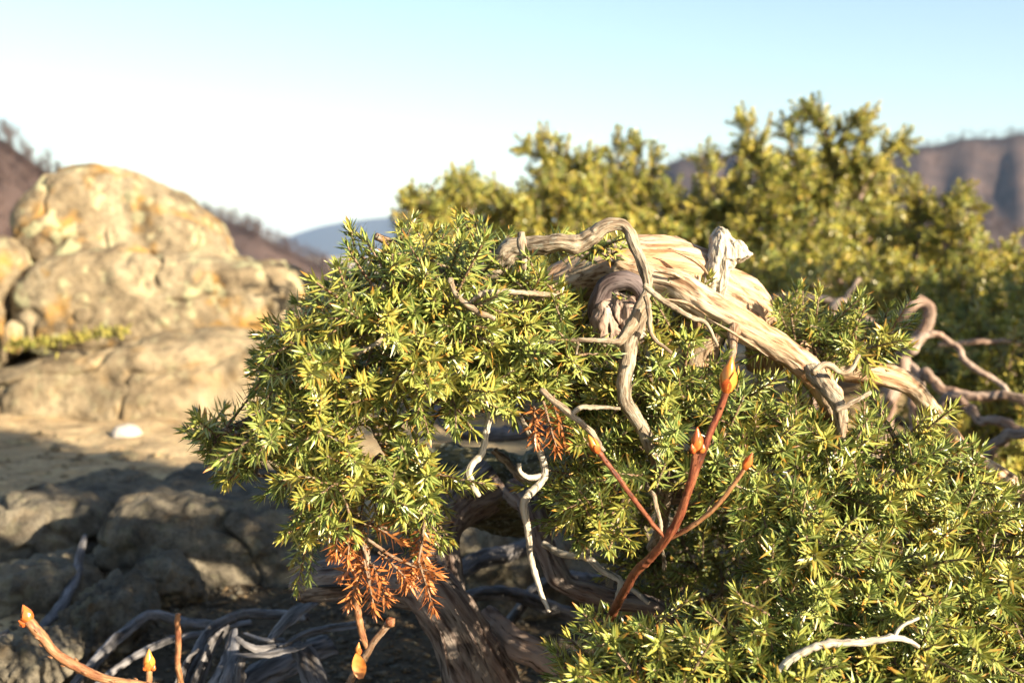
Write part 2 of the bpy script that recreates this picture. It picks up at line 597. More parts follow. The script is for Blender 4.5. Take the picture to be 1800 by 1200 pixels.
def soil_shade_mat():
    m = M['slab'].copy()
    m.name = 'crest_ground'
    t = m.node_tree
    b = t.nodes['Principled BSDF']
    old = b.inputs['Base Color'].links[0].from_socket
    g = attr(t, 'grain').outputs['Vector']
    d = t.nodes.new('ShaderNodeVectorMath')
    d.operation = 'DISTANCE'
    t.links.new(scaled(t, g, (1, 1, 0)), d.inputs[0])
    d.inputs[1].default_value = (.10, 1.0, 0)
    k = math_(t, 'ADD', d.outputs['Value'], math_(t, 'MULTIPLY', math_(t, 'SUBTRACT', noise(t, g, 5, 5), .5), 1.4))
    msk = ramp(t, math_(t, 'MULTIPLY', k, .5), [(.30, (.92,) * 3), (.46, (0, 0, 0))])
    humus_shade = ramp(t, noise(t, g, 60, 4), [(.35, (.018, .014, .010)), (.65, (.06, .045, .03))])  # dark humus that also paints the shade under the bush into the ground
    t.links.new(mix(t, msk, mix(t, 1.0, old, (1.75, 1.65, 1.5), 'MULTIPLY'), humus_shade), b.inputs['Base Color'])
    return m


M['crest_ground'] = soil_shade_mat()


def make_ground():
    rs = np.concatenate([np.linspace(0.02, 3.6, 300), np.geomspace(3.62, 16000, 90)])
    na = 420
    th = np.linspace(0, 2 * math.pi, na, endpoint=False)
    # finer angles where the camera looks
    th = th + 0.55 * np.sin(2 * (th - math.pi / 2)) * 0.0
    X = np.outer(rs, np.cos(th)).ravel()
    Y = 1.7 + np.outer(rs, np.sin(th)).ravel()
    Z = ground_z(X, Y)
    v = np.stack([X, Y, Z], 1)
    i = np.arange(len(rs) - 1)[:, None] * na + np.arange(na)[None]
    j = np.arange(len(rs) - 1)[:, None] * na + (np.arange(na)[None] + 1) % na
    q = np.stack([i, i + na, j + na, j], -1).reshape(-1, 4)
    v = np.vstack([v, [[0, 1.7, float(ground_z(np.array([0.]), np.array([1.7]))[0])]]])
    t = np.stack([np.arange(na), (np.arange(na) + 1) % na, np.full(na, len(v) - 1)], 1)
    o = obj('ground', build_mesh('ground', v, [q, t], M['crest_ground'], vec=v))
    tag(o, kind='structure')


make_ground()


def gz(x, y):
    return float(ground_z(np.array([float(x)]), np.array([float(y)]))[0])


# ------------------------------------------------------------------ far hills and their leafless woods
def hill(name, prof, D, near, base_z, mat, seed, gully=0.0, nu=220, nv=70, rough=4.0, freq=0.01):
    pr = np.asarray(prof, float)
    u = np.linspace(pr[0, 0], pr[-1, 0], nu)
    ridge = P(u, np.interp(u, pr[:, 0], pr[:, 1]), np.full(nu, D))
    s = np.linspace(0, 1, nv)
    dirs = ridge - CAM
    pts = []
    for k in s:
        d = 1 - (1 - near) * k
        z = ridge[:, 2] * (1 - k) ** 1.15 + base_z * (1 - (1 - k) ** 1.15)
        p = np.stack([ridge[:, 0] * d, ridge[:, 1] * d, z], 1)
        pts.append(p)
    back = np.stack([ridge[:, 0] * 1.5, ridge[:, 1] * 1.5, np.full(nu, base_z)], 1)
    v = np.vstack([back] + pts)
    n = rough * fbm(v * freq, 4, seed)
    if gully:
        ang = np.arctan2(v[:, 0], v[:, 1])
        f = fbm(np.stack([ang * 26, np.hypot(v[:, 0], v[:, 1]) * 0.0012, v[:, 2] * 0.002], 1), 3, seed + 4)
        n += gully * (np.abs(f) * 2 - 0.5)
    fade = np.repeat(np.concatenate([[0], np.minimum(1, 0.18 + s * 4)]), nu)
    v[:, 2] += n * fade
    m = nv + 1
    i = np.arange(m - 1)[:, None] * nu + np.arange(nu - 1)[None]
    q = np.stack([i, i + nu, i + nu + 1, i + 1], -1).reshape(-1, 4)
    o = obj(name, build_mesh(name, v, [q], mat, vec=v))
    tag(o, kind='structure')
    return v[nu:].reshape(nv, nu, 3)


def bare_tree_tris(r_, h, nt=16):
    """a leafless tree as thin three-sided spikes; returns triangles (n,3,3) at the origin"""
    out = []

    def spike(a, b, wd):
        a, b = np.array(a), np.array(b)
        d = b - a
        s = np.cross(d, [0.3, 0.5, 1.0])
        s = s / (np.linalg.norm(s) + 1e-9) * wd
        s2 = np.cross(d, s)
        s2 = s2 / (np.linalg.norm(s2) + 1e-9) * wd
        out.append([a - s, a + s, b])
        out.append([a - s2, a + s2, b])
    spike((0, 0, -1), (0, 0, h), h * 0.02)
    for k in range(nt):
        z0 = h * r_.uniform(0.25, 0.8)
        a = r_.uniform(0, 2 * math.pi)
        L = h * r_.uniform(0.22, 0.5)
        e = np.array([math.cos(a) * L * 0.6, math.sin(a) * L * 0.6, z0 + L * r_.uniform(0.5, 0.95)])
        spike((0, 0, z0), e, h * 0.012)
        for q in range(3):
            f = r_.uniform(0.4, 0.9)
            s = np.array([0, 0, z0]) * (1 - f) + e * f
            spike(s, s + r_.normal(0, 1, 3) * L * 0.3 + [0, 0, L * 0.25], h * 0.009)
    return np.array(out)


def woods(name, surf, count, h, seed, label_kind='stuff', vmax=0.9, nt=12):
    r_ = np.random.default_rng(seed)
    protos = [bare_tree_tris(r_, 1.0, nt) for _ in range(6)]
    nv, nu, _ = surf.shape
    V = []
    for k in range(count):
        a, b = r_.uniform(0, (nv - 2) * vmax) * r_.uniform(0.3, 1), r_.uniform(0, nu - 2)
        if k % 3 == 0:
            a = r_.uniform(0, 3)
        p = surf[int(a), int(b)] * (1 - (b % 1)) + surf[int(a), int(b) + 1] * (b % 1)
        hh = h * r_.uniform(0.6, 1.25)
        an = r_.uniform(0, 6.28)
        c, s = math.cos(an), math.sin(an)
        t = protos[k % 6] @ np.array([[c, s, 0], [-s, c, 0], [0, 0, 1]]) * hh
        V.append((t + p).reshape(-1, 3))
    V = np.vstack(V)
    o = obj(name, build_mesh(name, V, [np.arange(len(V)).reshape(-1, 3)], M['wood'], smooth=False))
    tag(o, kind='stuff')
    return o


s_right = hill('hill', [(980, 330), (1100, 302), (1150, 296), (1200, 280), (1300, 268), (1420, 272), (1560, 278), (1620, 258), (1680, 248), (1740, 242), (1800, 236), (2000, 220), (2400, 240), (2900, 330), (3500, 470)], 1500, 0.45, -160, M['hill'], 11, gully=22, rough=8)
s_spur = hill('hill', [(1380, 470), (1500, 400), (1580, 362), (1640, 360), (1700, 378), (1760, 398), (1820, 425), (2000, 480), (2200, 560)], 760, 0.4, -130, M['hill'], 12, rough=5)
s_mid = hill('hill', [(120, 330), (250, 345), (340, 372), (380, 380), (430, 396), (480, 424), (520, 442), (560, 464), (600, 492), (680, 540), (800, 620)], 620, 0.4, -130, M['hill'], 13, rough=5)
s_left = hill('hill', [(-2600, 300), (-1600, 60), (-800, 40), (-300, 90), (-100, 185), (0, 243), (50, 280), (110, 322), (200, 390), (330, 490), (450, 600)], 260, 0.35, -70, M['hill'], 14, rough=3, freq=0.03)
hill('mountain', [(-400, 440), (-100, 432), (300, 436), (480, 428), (520, 411), (560, 399), (610, 389), (700, 380), (800, 396), (1000, 428), (1300, 440)], 9000, 0.75, -300, M['far_hill'], 15, rough=60, freq=0.0008)
woods('wood', s_right, 4500, 12, 1, nt=7)
woods('wood', s_spur, 900, 9, 2, nt=7)
woods('wood', s_mid, 2600, 7, 3, nt=8)
woods('wood', s_left, 4200, 4.6, 4, nt=12)

# ------------------------------------------------------------------ boulders and stones
def rock(name, label, cat, mat, lobes, base_px, group=None, **kw):
    mb = MB()
    for k, (ol, d, th, extra) in enumerate(lobes):
        a = dict(kw)
        a.update(extra)
        lump_mesh(mb, ol, d, th, seed=a.pop('seed', 3) + 7 * k, **a)
    b = P(*[np.float64(x) for x in base_px])
    o = mb.build(name, M[mat], None, loc=b)
    return tag(o, label, cat, group)


UPPER = [(-8, 385), (8, 350), (32, 312), (70, 281), (125, 272), (200, 286), (252, 306), (304, 338), (346, 380), (374, 425), (382, 465), (330, 500), (200, 500), (60, 480), (10, 430)]
MID = [(-2, 520), (10, 475), (50, 446), (130, 430), (220, 426), (330, 428), (400, 450), (458, 450), (496, 472), (514, 512), (508, 575), (430, 622), (300, 632), (150, 628), (20, 618), (-6, 570)]
rock('boulder', 'tall sunlit two-tiered boulder with yellow lichen and a rounded top', 'boulder', 'boulder',
     [(UPPER, 3.24, 0.22, dict(lean=0.25)), (MID, 3.12, 0.30, dict())], (220, 620, 3.3), amp=0.04, amp2=0.012, freq=4.0, seed=21, cracks=0.014, power=0.42, nu=240, nv=160)
LOWER = [(-90, 660), (-20, 630), (60, 612), (150, 606), (250, 590), (350, 580), (440, 590), (520, 620), (560, 690), (540, 770), (420, 790), (250, 790), (60, 780), (-60, 760)]
rock('boulder', 'low rough grey-tan rock ledge under the tall lichen boulder', 'rock', 'slab',
     [(LOWER, 2.92, 0.26, dict())], (230, 780, 3.1), amp=0.05, amp2=0.012, freq=3.6, seed=41, cracks=0.014, power=0.5, nu=240, nv=140)
rock('boulder', 'pale greenish rock past the dark crack beside the tall boulder', 'rock', 'boulder',
     [([(-140, 440), (-70, 400), (-14, 408), (14, 424), (26, 450), (8, 480), (-10, 520), (-14, 600), (-40, 680), (-140, 700)], 3.1, 0.2, dict())], (-60, 690, 3.2), amp=0.03, amp2=0.015, freq=6, seed=51, nu=90, nv=50)
rock('stone', 'small upright stone wedged at the foot of the dark crack', 'stone', 'boulder',
     [([(4, 575), (16, 558), (28, 570), (30, 600), (20, 625), (6, 620)], 3.05, 0.03, dict())], (16, 625, 3.1), amp=0.008, amp2=0.004, freq=20, seed=61, nu=48, nv=28)
rock('pebble', 'smooth whitish pebble lying in the sun on the slab', 'pebble', 'quartz',
     [([(188, 766), (196, 752), (220, 747), (240, 755), (242, 772), (228, 784), (200, 783)], 2.62, 0.03, dict())], (215, 784, 2.65), amp=0.006, amp2=0.001, freq=18, seed=62, nu=48, nv=28, power=0.9)
rock('pebble', 'tiny tan pebble to the right of the whitish pebble', 'pebble', 'quartz',
     [([(256, 776), (264, 769), (278, 771), (280, 781), (268, 787), (257, 785)], 2.60, 0.014, dict())], (268, 787, 2.6), amp=0.004, amp2=0.001, freq=30, seed=63, nu=32, nv=20, power=0.9)
R1 = [(140, 1010), (158, 920), (178, 880), (230, 862), (300, 866), (370, 878), (440, 890), (520, 912), (580, 970), (600, 1060), (520, 1110), (350, 1115), (220, 1105), (140, 1075)]
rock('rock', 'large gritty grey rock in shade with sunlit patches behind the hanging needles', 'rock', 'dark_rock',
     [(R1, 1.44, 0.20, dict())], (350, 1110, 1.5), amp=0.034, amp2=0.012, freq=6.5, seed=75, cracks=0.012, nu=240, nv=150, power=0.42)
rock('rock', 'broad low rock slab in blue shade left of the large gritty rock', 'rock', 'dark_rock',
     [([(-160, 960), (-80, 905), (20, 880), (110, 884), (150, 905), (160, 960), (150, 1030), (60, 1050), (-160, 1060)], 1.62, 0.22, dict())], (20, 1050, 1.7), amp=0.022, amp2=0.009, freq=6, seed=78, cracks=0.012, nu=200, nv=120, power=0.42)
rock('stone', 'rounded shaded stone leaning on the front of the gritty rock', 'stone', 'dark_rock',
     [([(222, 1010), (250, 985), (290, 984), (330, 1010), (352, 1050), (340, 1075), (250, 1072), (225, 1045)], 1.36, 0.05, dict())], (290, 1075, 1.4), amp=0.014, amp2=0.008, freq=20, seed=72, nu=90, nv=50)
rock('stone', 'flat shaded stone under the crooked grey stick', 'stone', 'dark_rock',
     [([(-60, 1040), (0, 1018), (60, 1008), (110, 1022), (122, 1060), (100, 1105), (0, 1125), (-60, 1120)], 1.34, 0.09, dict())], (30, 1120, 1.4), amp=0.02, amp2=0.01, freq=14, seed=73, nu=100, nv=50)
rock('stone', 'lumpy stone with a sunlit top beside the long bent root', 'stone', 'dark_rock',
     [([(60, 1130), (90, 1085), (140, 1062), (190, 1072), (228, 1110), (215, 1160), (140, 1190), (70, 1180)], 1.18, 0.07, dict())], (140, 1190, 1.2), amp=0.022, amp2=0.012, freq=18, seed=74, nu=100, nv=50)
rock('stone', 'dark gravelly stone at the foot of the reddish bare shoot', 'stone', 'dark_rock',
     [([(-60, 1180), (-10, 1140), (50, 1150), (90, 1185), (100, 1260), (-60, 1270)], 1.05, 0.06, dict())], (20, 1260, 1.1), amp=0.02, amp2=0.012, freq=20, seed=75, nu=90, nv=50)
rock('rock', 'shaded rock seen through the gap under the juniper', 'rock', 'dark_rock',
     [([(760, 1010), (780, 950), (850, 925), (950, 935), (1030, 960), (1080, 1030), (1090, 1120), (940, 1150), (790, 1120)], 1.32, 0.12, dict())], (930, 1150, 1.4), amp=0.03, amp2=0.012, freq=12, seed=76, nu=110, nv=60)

# ------------------------------------------------------------------ gravel and litter
def scatter_bits(name, n, region, size, mat, seed, flatten=0.6, long=1.0):
    r_ = np.random.default_rng(seed)
    px = r_.uniform(region[0], region[1], n)
    d = r_.uniform(region[2], region[3], n)
    x = (px - 900) / FPX * d
    y = d
    z = ground_z(x, y)
    base = np.array([[1, 0, 0], [-1, 0, 0], [0, 1, 0], [0, -1, 0], [0, 0, 1], [0, 0, -1.]])
    tri = np.array([[0, 2, 4], [2, 1, 4], [1, 3, 4], [3, 0, 4], [2, 0, 5], [1, 2, 5], [3, 1, 5], [0, 3, 5]])
    s = size * r_.lognormal(0, 0.45, n)
    V = base[None] * (1 + r_.uniform(-0.35, 0.35, (n, 6, 1)))
    V = V * np.array([long, 1, flatten]) * s[:, None, None]
    a = r_.uniform(0, 6.28, n)
    c, sn = np.cos(a), np.sin(a)
    X = V[..., 0] * c[:, None] - V[..., 1] * sn[:, None]
    Y = V[..., 0] * sn[:, None] + V[..., 1] * c[:, None]
    V = np.stack([X + x[:, None], Y + y[:, None], V[..., 2] + (z + s * 0.2)[:, None]], -1).reshape(-1, 3)
    T = (tri[None] + 6 * np.arange(n)[:, None, None]).reshape(-1, 3)
    o = obj(name, build_mesh(name, V, [T], M[mat], vec=V, smooth=False))
    tag(o, kind='stuff')


scatter_bits('gravel', 6000, (-150, 1250, 0.95, 1.6), 0.0026, 'dark_rock', 5)
scatter_bits('gravel', 500, (-150, 800, 1.9, 3.1), 0.004, 'slab', 6)
scatter_bits('litter', 4500, (300, 1900, 0.85, 1.7), 0.0012, 'litter', 7, 0.5, 6.0)

# ------------------------------------------------------------------ juniper sprigs
def make_sprig(r_, length, spacing=0.0028, nl=0.0118, nw=0.00205, bare=0.003, fold=0.30, stemr=0.0011, nseg=3, per=3):
    """a shoot along +Z: whorls of flat pointed needles round a thin stem"""
    bend = r_.normal(0, 0.10, 2) / 0.03 * 0.03
    V, T, C = [], [], []
    n = 0

    def stem(z):
        return np.array([bend[0] * z * z / length, bend[1] * z * z / length, z])
    srand = r_.uniform(0, 1)
    zs = np.arange(bare, length, spacing)
    zs = np.concatenate([zs, [length] * 2])
    for k, z in enumerate(zs):
        f = z / length
        tipw = k >= len(zs) - 2
        for q in range(per):
            a = 2 * math.pi * (q / per) + k * math.pi / per + r_.normal(0, 0.22)
            th = R(74 - 28 * f) + r_.normal(0, 0.16)
            if tipw:
                th = R(r_.uniform(8, 30))
            L = nl * r_.uniform(0.72, 1.12) * (1 - 0.25 * max(0, f - 0.8) / 0.2) * (0.75 if f < 0.15 else 1)
            out = np.array([math.cos(a), math.sin(a), 0])
            d = out * math.sin(th) + np.array([0, 0, math.cos(th)])
            side = np.array([-math.sin(a), math.cos(a), 0])
            nor = np.cross(side, d)
            o = stem(z) + out * stemr * 0.6
            curl = nor * r_.normal(0.06, 0.08) * L
            wv = nw * r_.uniform(0.8, 1.15)
            v = [o - side * wv * 0.28, o + side * wv * 0.28,
                 o + d * L * 0.42 - side * wv * 0.5 + curl * 0.3, o + d * L * 0.42 + nor * wv * fold * -0.6 + curl * 0.3, o + d * L * 0.42 + side * wv * 0.5 + curl * 0.3,
                 o + d * L + curl]
            V += v
            rn = r_.uniform(0, 1)
            C += [[rn, 0, srand, 0.6]] * 2 + [[rn, 0.42, srand, 0], [rn, 0.42, srand, 1], [rn, 0.42, srand, 0], [rn, 1, srand, 0.6]]
            T += [[n, n + 3, n + 2], [n, n + 1, n + 3], [n + 1, n + 4, n + 3], [n + 2, n + 3, n + 5], [n + 3, n + 4, n + 5]]
            n += 6
    nt_needle = len(T)
    sz = np.linspace(0, length, 5)
    for z in sz:
        c = stem(z)
        for q in range(4):
            a = q * math.pi / 2
            rr = stemr * (1 - 0.5 * z / length)
            V.append(c + rr * np.array([math.cos(a), math.sin(a), 0]))
            C.append([0.5, 0, srand, 0])
    for k in range(4):
        for q in range(4):
            i, j = n + 4 * k + q, n + 4 * k + (q + 1) % 4
            T += [[i, j, j + 4], [i, j + 4, i + 4]]
    idx = np.zeros(len(T), np.int32)
    idx[nt_needle:] = 1
    return np.array(V), np.array(T), np.array(C), idx


def orient(d, roll):
    d = d / np.linalg.norm(d)
    a = np.array([0, 0, 1.0]) if abs(d[2]) < 0.9 else np.array([1.0, 0, 0])
    x = np.cross(a, d)
    x /= np.linalg.norm(x)
    y = np.cross(d, x)
    c, s = math.cos(roll), math.sin(roll)
    return np.stack([x * c + y * s, -x * s + y * c, d], 1)   # columns


def in_poly(x, y, poly):
    p = np.asarray(poly, float)
    x1, y1 = p[:, 0], p[:, 1]
    x2, y2 = np.roll(x1, -1), np.roll(y1, -1)
    c = ((y1[None] > y[:, None]) != (y2[None] > y[:, None])) & (x[:, None] < (x2 - x1)[None] * (y[:, None] - y1[None]) / ((y2 - y1)[None] + 1e-12) + x1[None])
    return c.sum(1) % 2 == 1


def poisson_in(poly, spacing, r_, tries=6000, holes=()):
    p = np.asarray(poly, float)
    c = r_.uniform(p.min(0), p.max(0), (tries, 2))
    c = c[in_poly(c[:, 0], c[:, 1], poly)]
    for h in holes:
        c = c[~in_poly(c[:, 0], c[:, 1], h)]
    out = np.zeros((0, 2))
    for q in c:
        if len(out) == 0 or ((out - q) ** 2).sum(1).min() > spacing ** 2:
            out = np.vstack([out, q])
    return out


def joined_sprigs(protos, places, name, mats, parent, kind='stuff'):
    """places: (pos, rot 3x3, scale, proto index)"""
    b = base_of(parent)
    V, T, C, I = [], [], [], []
    n = 0
    r_ = np.random.default_rng(99)
    for pos, rot, sc, k in places:
        v, t, c, ix = protos[k]
        V.append(v @ rot.T * sc + pos - b)
        T.append(t + n)
        cc = c.copy()
        cc[:, 2] = r_.uniform(0, 1)
        C.append(cc)
        I.append(ix)
        n += len(v)
    me = build_mesh(name, np.vstack(V), [np.vstack(T)], mats, vec=np.vstack(V), colr=np.vstack(C), smooth=False, mat_idx=np.concatenate(I))
    o = obj(name, me, parent)
    if kind:
        o['kind'] = kind
    return o


# ================================================================== the juniper in front
JB = ground_point(905, 1330)
jun = thing('juniper', 'gnarled creeping juniper with bleached arched trunk and spiky green needles', 'shrub', JB)
skel = []


def part(name, mat, rows, label=None, world=False, **kw):
    mb = MB()
    rows = np.array(rows, float)
    if name == 'twig' and mat == 'grey_twig':
        rows[:, 2] -= .024
    if name == 'twig':
        rows[:, 3] *= .82
    rr = px_path(rows)
    x = tube(mb, rr, **kw)
    skel.append(x[::3])
    o = mb.build(name, M[mat], jun)
    if label:
        o['label'] = label
    return o


# lower trunk, from the ground up, with its sawn-off side
part('trunk', 'trunk_bark', [(930, 1400, .98, 56), (885, 1260, .95, 50), (846, 1165, .93, 46), (800, 1085, .92, 44), (752, 1040, .93, 42), (690, 1022, .95, 38), (620, 1018, .97, 36), (560, 1024, .99, 34), (530, 1030, 1.0, 27)], 'thick grey-brown lower trunk bent over to a blunt broken end', ridge=.17, lump=.12, lobes=.07, seed=2)
part('trunk', 'trunk_bark', [(775, 1060, .94, 42), (772, 990, .96, 38), (775, 940, .98, 34), (800, 890, 1.0, 40), (860, 850, 1.02, 46)], 'upright tan neck of the trunk', ridge=.14, seed=3)
part('trunk', 'mossy_bark', [(700, 835, 1.06, 36), (760, 840, 1.05, 52), (850, 862, 1.04, 64), (930, 860, 1.03, 60), (1030, 800, 1.0, 52), (1120, 720, .97, 48), (1200, 640, .93, 46), (1235, 560, .90, 44), (1222, 500, .885, 42)], 'dark mossy middle of the trunk under the needles', ridge=.22, lump=.25, seed=4)
part('trunk', 'pale_wood', [(1345, 640, .92, 30), (1340, 580, .90, 36), (1312, 535, .885, 46), (1265, 505, .875, 52), (1210, 474, .865, 58), (1150, 462, .86, 56), (1085, 465, .86, 50), (1020, 488, .865, 38), (960, 520, .87, 28), (900, 580, .88, 22)], 'bleached tan arch of the trunk with orange streaks', ridge=.13, lump=.22, lobes=.04, seed=5, flat=1.0)
part('root_fin', 'pale_wood', [(1240, 530, .885, 36), (1228, 590, .89, 34), (1215, 650, .90, 30)], ridge=.2, lobes=.12, seed=6)
part('branch', 'pale_wood', [(1085, 470, .835, 26), (1140, 490, .825, 29), (1195, 512, .815, 28), (1250, 545, .81, 27), (1310, 580, .808, 26), (1365, 612, .81, 23), (1415, 648, .815, 21), (1450, 690, .83, 17), (1480, 760, .86, 12)], 'stout pale branch sloping down in front of the arch', ridge=.13, lump=.18, lobes=.03, seed=9)
part('branch', 'dark_bark', [(1058, 585, .83, 11), (1050, 540, .82, 16), (1066, 505, .815, 18), (1098, 492, .812, 17), (1122, 506, .812, 14), (1128, 540, .815, 10), (1122, 572, .82, 6)], 'dark purplish hook-shaped branch', ridge=.06, lump=.08, seed=10)
part('branch', 'grey_twig', [(835, 500, .80, 17), (870, 462, .79, 17), (915, 437, .782, 16), (960, 432, .778, 14), (1010, 430, .775, 13), (1055, 418, .772, 12), (1090, 406, .77, 11), (1108, 416, .768, 9), (1116, 450, .765, 8), (1130, 488, .762, 8.5), (1132, 520, .76, 8), (1118, 562, .76, 8), (1096, 592, .76, 7.5), (1084, 603, .76, 6.5)], 'grey lichened branch arching over and drooping', ridge=.24, lump=.35, kink=.7, seed=11)
part('twig', 'grey_twig', [(917, 410, .785, 7), (916, 430, .78, 9), (920, 452, .775, 7), (922, 474, .775, 4)], ridge=.2, lump=.3, seed=12)
part('twig', 'grey_twig', [(1090, 600, .76, 6), (1050, 598, .758, 5), (1000, 598, .757, 4), (960, 602, .757, 3)], ridge=.2, lump=.3, seed=13)
part('branch', 'grey_twig', [(1128, 545, .775, 12), (1112, 590, .772, 14), (1104, 640, .768, 13), (1101, 690, .765, 12), (1118, 735, .765, 12), (1140, 780, .77, 12), (1160, 825, .785, 11), (1170, 870, .82, 10), (1150, 960, .90, 10)], 'straight grey stem standing in the green needles', ridge=.10, lump=.12, seed=14)
part('twig', 'grey_twig', [(1132, 500, .765, 6), (1165, 528, .765, 6), (1205, 552, .766, 5), (1240, 567, .768, 4), (1262, 608, .77, 3)], ridge=.2, lump=.35, seed=15)
part('twig', 'grey_twig', [(1136, 520, .765, 6), (1142, 560, .762, 5), (1150, 595, .762, 4), (1180, 620, .765, 3)], ridge=.2, lump=.35, seed=16)
part('twig', 'brown_twig', [(1290, 575, .80, 13), (1287, 610, .785, 9), (1282, 650, .78, 7), (1276, 720, .79, 6)], ridge=.14, seed=17)
# branches running right
part('branch', 'pale_wood', [(1330, 560, .89, 30), (1420, 630, .90, 25), (1500, 645, .90, 22), (1560, 655, .90, 20), (1610, 682, .905, 17), (1645, 725, .91, 15), (1690, 785, .92, 14), (1790, 850, .94, 13), (1900, 960, .98, 12)], 'pinkish bare branch running down behind the outer needles', ridge=.08, lump=.10, seed=18)
part('branch', 'grey_twig', [(1425, 645, .80, 13), (1450, 680, .79, 13), (1470, 715, .785, 11), (1478, 755, .785, 9), (1474, 795, .79, 7)], 'short dark grey lichened branch', ridge=.22, lump=.25, seed=19)
part('twig', 'grey_twig', [(1428, 655, .79, 6), (1450, 640, .80, 6), (1490, 655, .81, 5), (1510, 625, .82, 4)], ridge=.2, lump=.3, seed=20)
part('twig', 'grey_twig', [(1470, 722, .785, 5), (1500, 705, .79, 5), (1530, 690, .80, 4)], ridge=.2, lump=.3, seed=21)
part('branch', 'pale_wood', [(1440, 655, .86, 16), (1465, 710, .87, 18), (1470, 770, .88, 16), (1480, 850, .90, 14), (1470, 960, .93, 14)], ridge=.15, seed=22)
# lower branches and dead twigs
part('branch', 'trunk_bark', [(905, 860, .98, 22), (938, 900, .95, 20), (958, 960, .93, 18), (1000, 1015, .92, 17), (1060, 1040, .915, 17), (1120, 1052, .91, 16), (1165, 1068, .91, 15), (1185, 1120, .92, 14), (1190, 1250, .95, 14)], 'brown lower branch with cracked bark', ridge=.15, lump=.1, seed=23)
part('branch', 'back_wood', [(855, 1085, .98, 17), (890, 1122, .95, 19), (940, 1150, .94, 20), (995, 1195, .94, 18), (1050, 1280, .95, 16)], 'split grey branch beside the lower trunk', ridge=.2, lobes=.15, seed=24)
part('twig', 'bleached_wood', [(905, 720, .82, 4), (925, 750, .80, 6), (948, 790, .79, 7), (958, 828, .785, 8), (935, 865, .78, 8), (920, 895, .775, 8), (928, 935, .772, 7), (934, 980, .77, 6), (948, 1030, .768, 5.5), (966, 1075, .767, 4)], 'long dead silvery twig hanging under the juniper', ridge=.12, lump=.22, seed=25)
part('twig', 'bleached_wood', [(955, 835, .785, 6), (930, 838, .78, 6), (915, 828, .78, 5), (912, 814, .78, 4)], ridge=.15, lump=.3, seed=26)
part('twig', 'bleached_wood', [(862, 725, .775, 7), (856, 760, .772, 7), (848, 795, .77, 7), (825, 822, .768, 8), (828, 845, .767, 7), (843, 872, .766, 5)], 'hooked dead silvery twig ending in a stub', ridge=.12, lump=.25, seed=27)
part('twig', 'grey_twig', [(868, 790, .90, 8), (895, 815, .90, 8), (915, 840, .895, 8), (955, 850, .89, 8)], ridge=.15, lump=.3, seed=28)
part('twig', 'bleached_wood', [(955, 955, .89, 7), (985, 972, .88, 7), (1028, 978, .87, 7), (1060, 1002, .865, 7), (1090, 1022, .86, 6), (1085, 1050, .855, 5.5), (1076, 1100, .85, 4)], 'crooked bleached dead twig with a hanging tip', ridge=.12, lump=.22, seed=29)
part('twig', 'bleached_wood', [(1090, 1022, .86, 5), (1115, 1038, .86, 5), (1140, 1060, .862, 4)], ridge=.12, lump=.22, seed=30)
part('twig', 'grey_twig', [(985, 885, .88, 5), (1010, 930, .87, 6), (1035, 975, .87, 6)], ridge=.15, lump=.3, seed=31)
part('twig', 'grey_twig', [(950, 685, .755, 6), (980, 708, .75, 7), (1005, 728, .748, 7), (1035, 755, .748, 6), (1062, 792, .75, 4)], ridge=.18, lump=.3, seed=32)
part('twig', 'grey_twig', [(1003, 728, .748, 5), (1030, 715, .75, 5), (1090, 718, .755, 3)], ridge=.18, lump=.3, seed=33)
part('twig', 'grey_twig', [(1150, 870, .76, 4), (1158, 905, .758, 5), (1163, 945, .76, 4), (1168, 1000, .78, 4)], ridge=.2, lump=.3, seed=34)
part('twig', 'grey_twig', [(790, 490, .745, 6), (805, 522, .74, 6), (835, 545, .738, 6), (870, 560, .738, 5)], ridge=.2, lump=.3, seed=35)
part('twig', 'grey_twig', [(825, 535, .74, 5), (845, 518, .74, 6), (880, 513, .742, 6), (915, 515, .75, 5), (990, 520, .80, 5)], ridge=.2, lump=.3, seed=36)
part('twig', 'grey_twig', [(630, 555, .745, 4), (655, 568, .742, 6), (682, 580, .74, 6), (662, 605, .738, 5), (625, 622, .737, 4)], ridge=.2, lump=.3, seed=37)
part('twig', 'brown_twig', [(655, 745, .80, 5), (672, 780, .79, 6), (690, 812, .785, 6), (705, 835, .78, 5), (712, 860, .775, 4)], ridge=.2, lump=.3, seed=38)
part('twig', 'brown_twig', [(670, 798, .79, 4), (650, 815, .785, 4), (645, 830, .785, 3)], ridge=.2, lump=.3, seed=39)
part('twig', 'bleached_wood', [(1330, 1230, .66, 9), (1370, 1178, .655, 9), (1405, 1145, .652, 8), (1455, 1130, .65, 8), (1520, 1128, .65, 7), (1580, 1120, .652, 6), (1615, 1136, .655, 4)], 'pale bowed twig lying on the lower needles', ridge=.15, lump=.22, seed=40)
part('twig', 'bleached_wood', [(1570, 1122, .652, 4), (1582, 1102, .652, 4), (1615, 1085, .654, 3)], ridge=.15, lump=.3, seed=41)
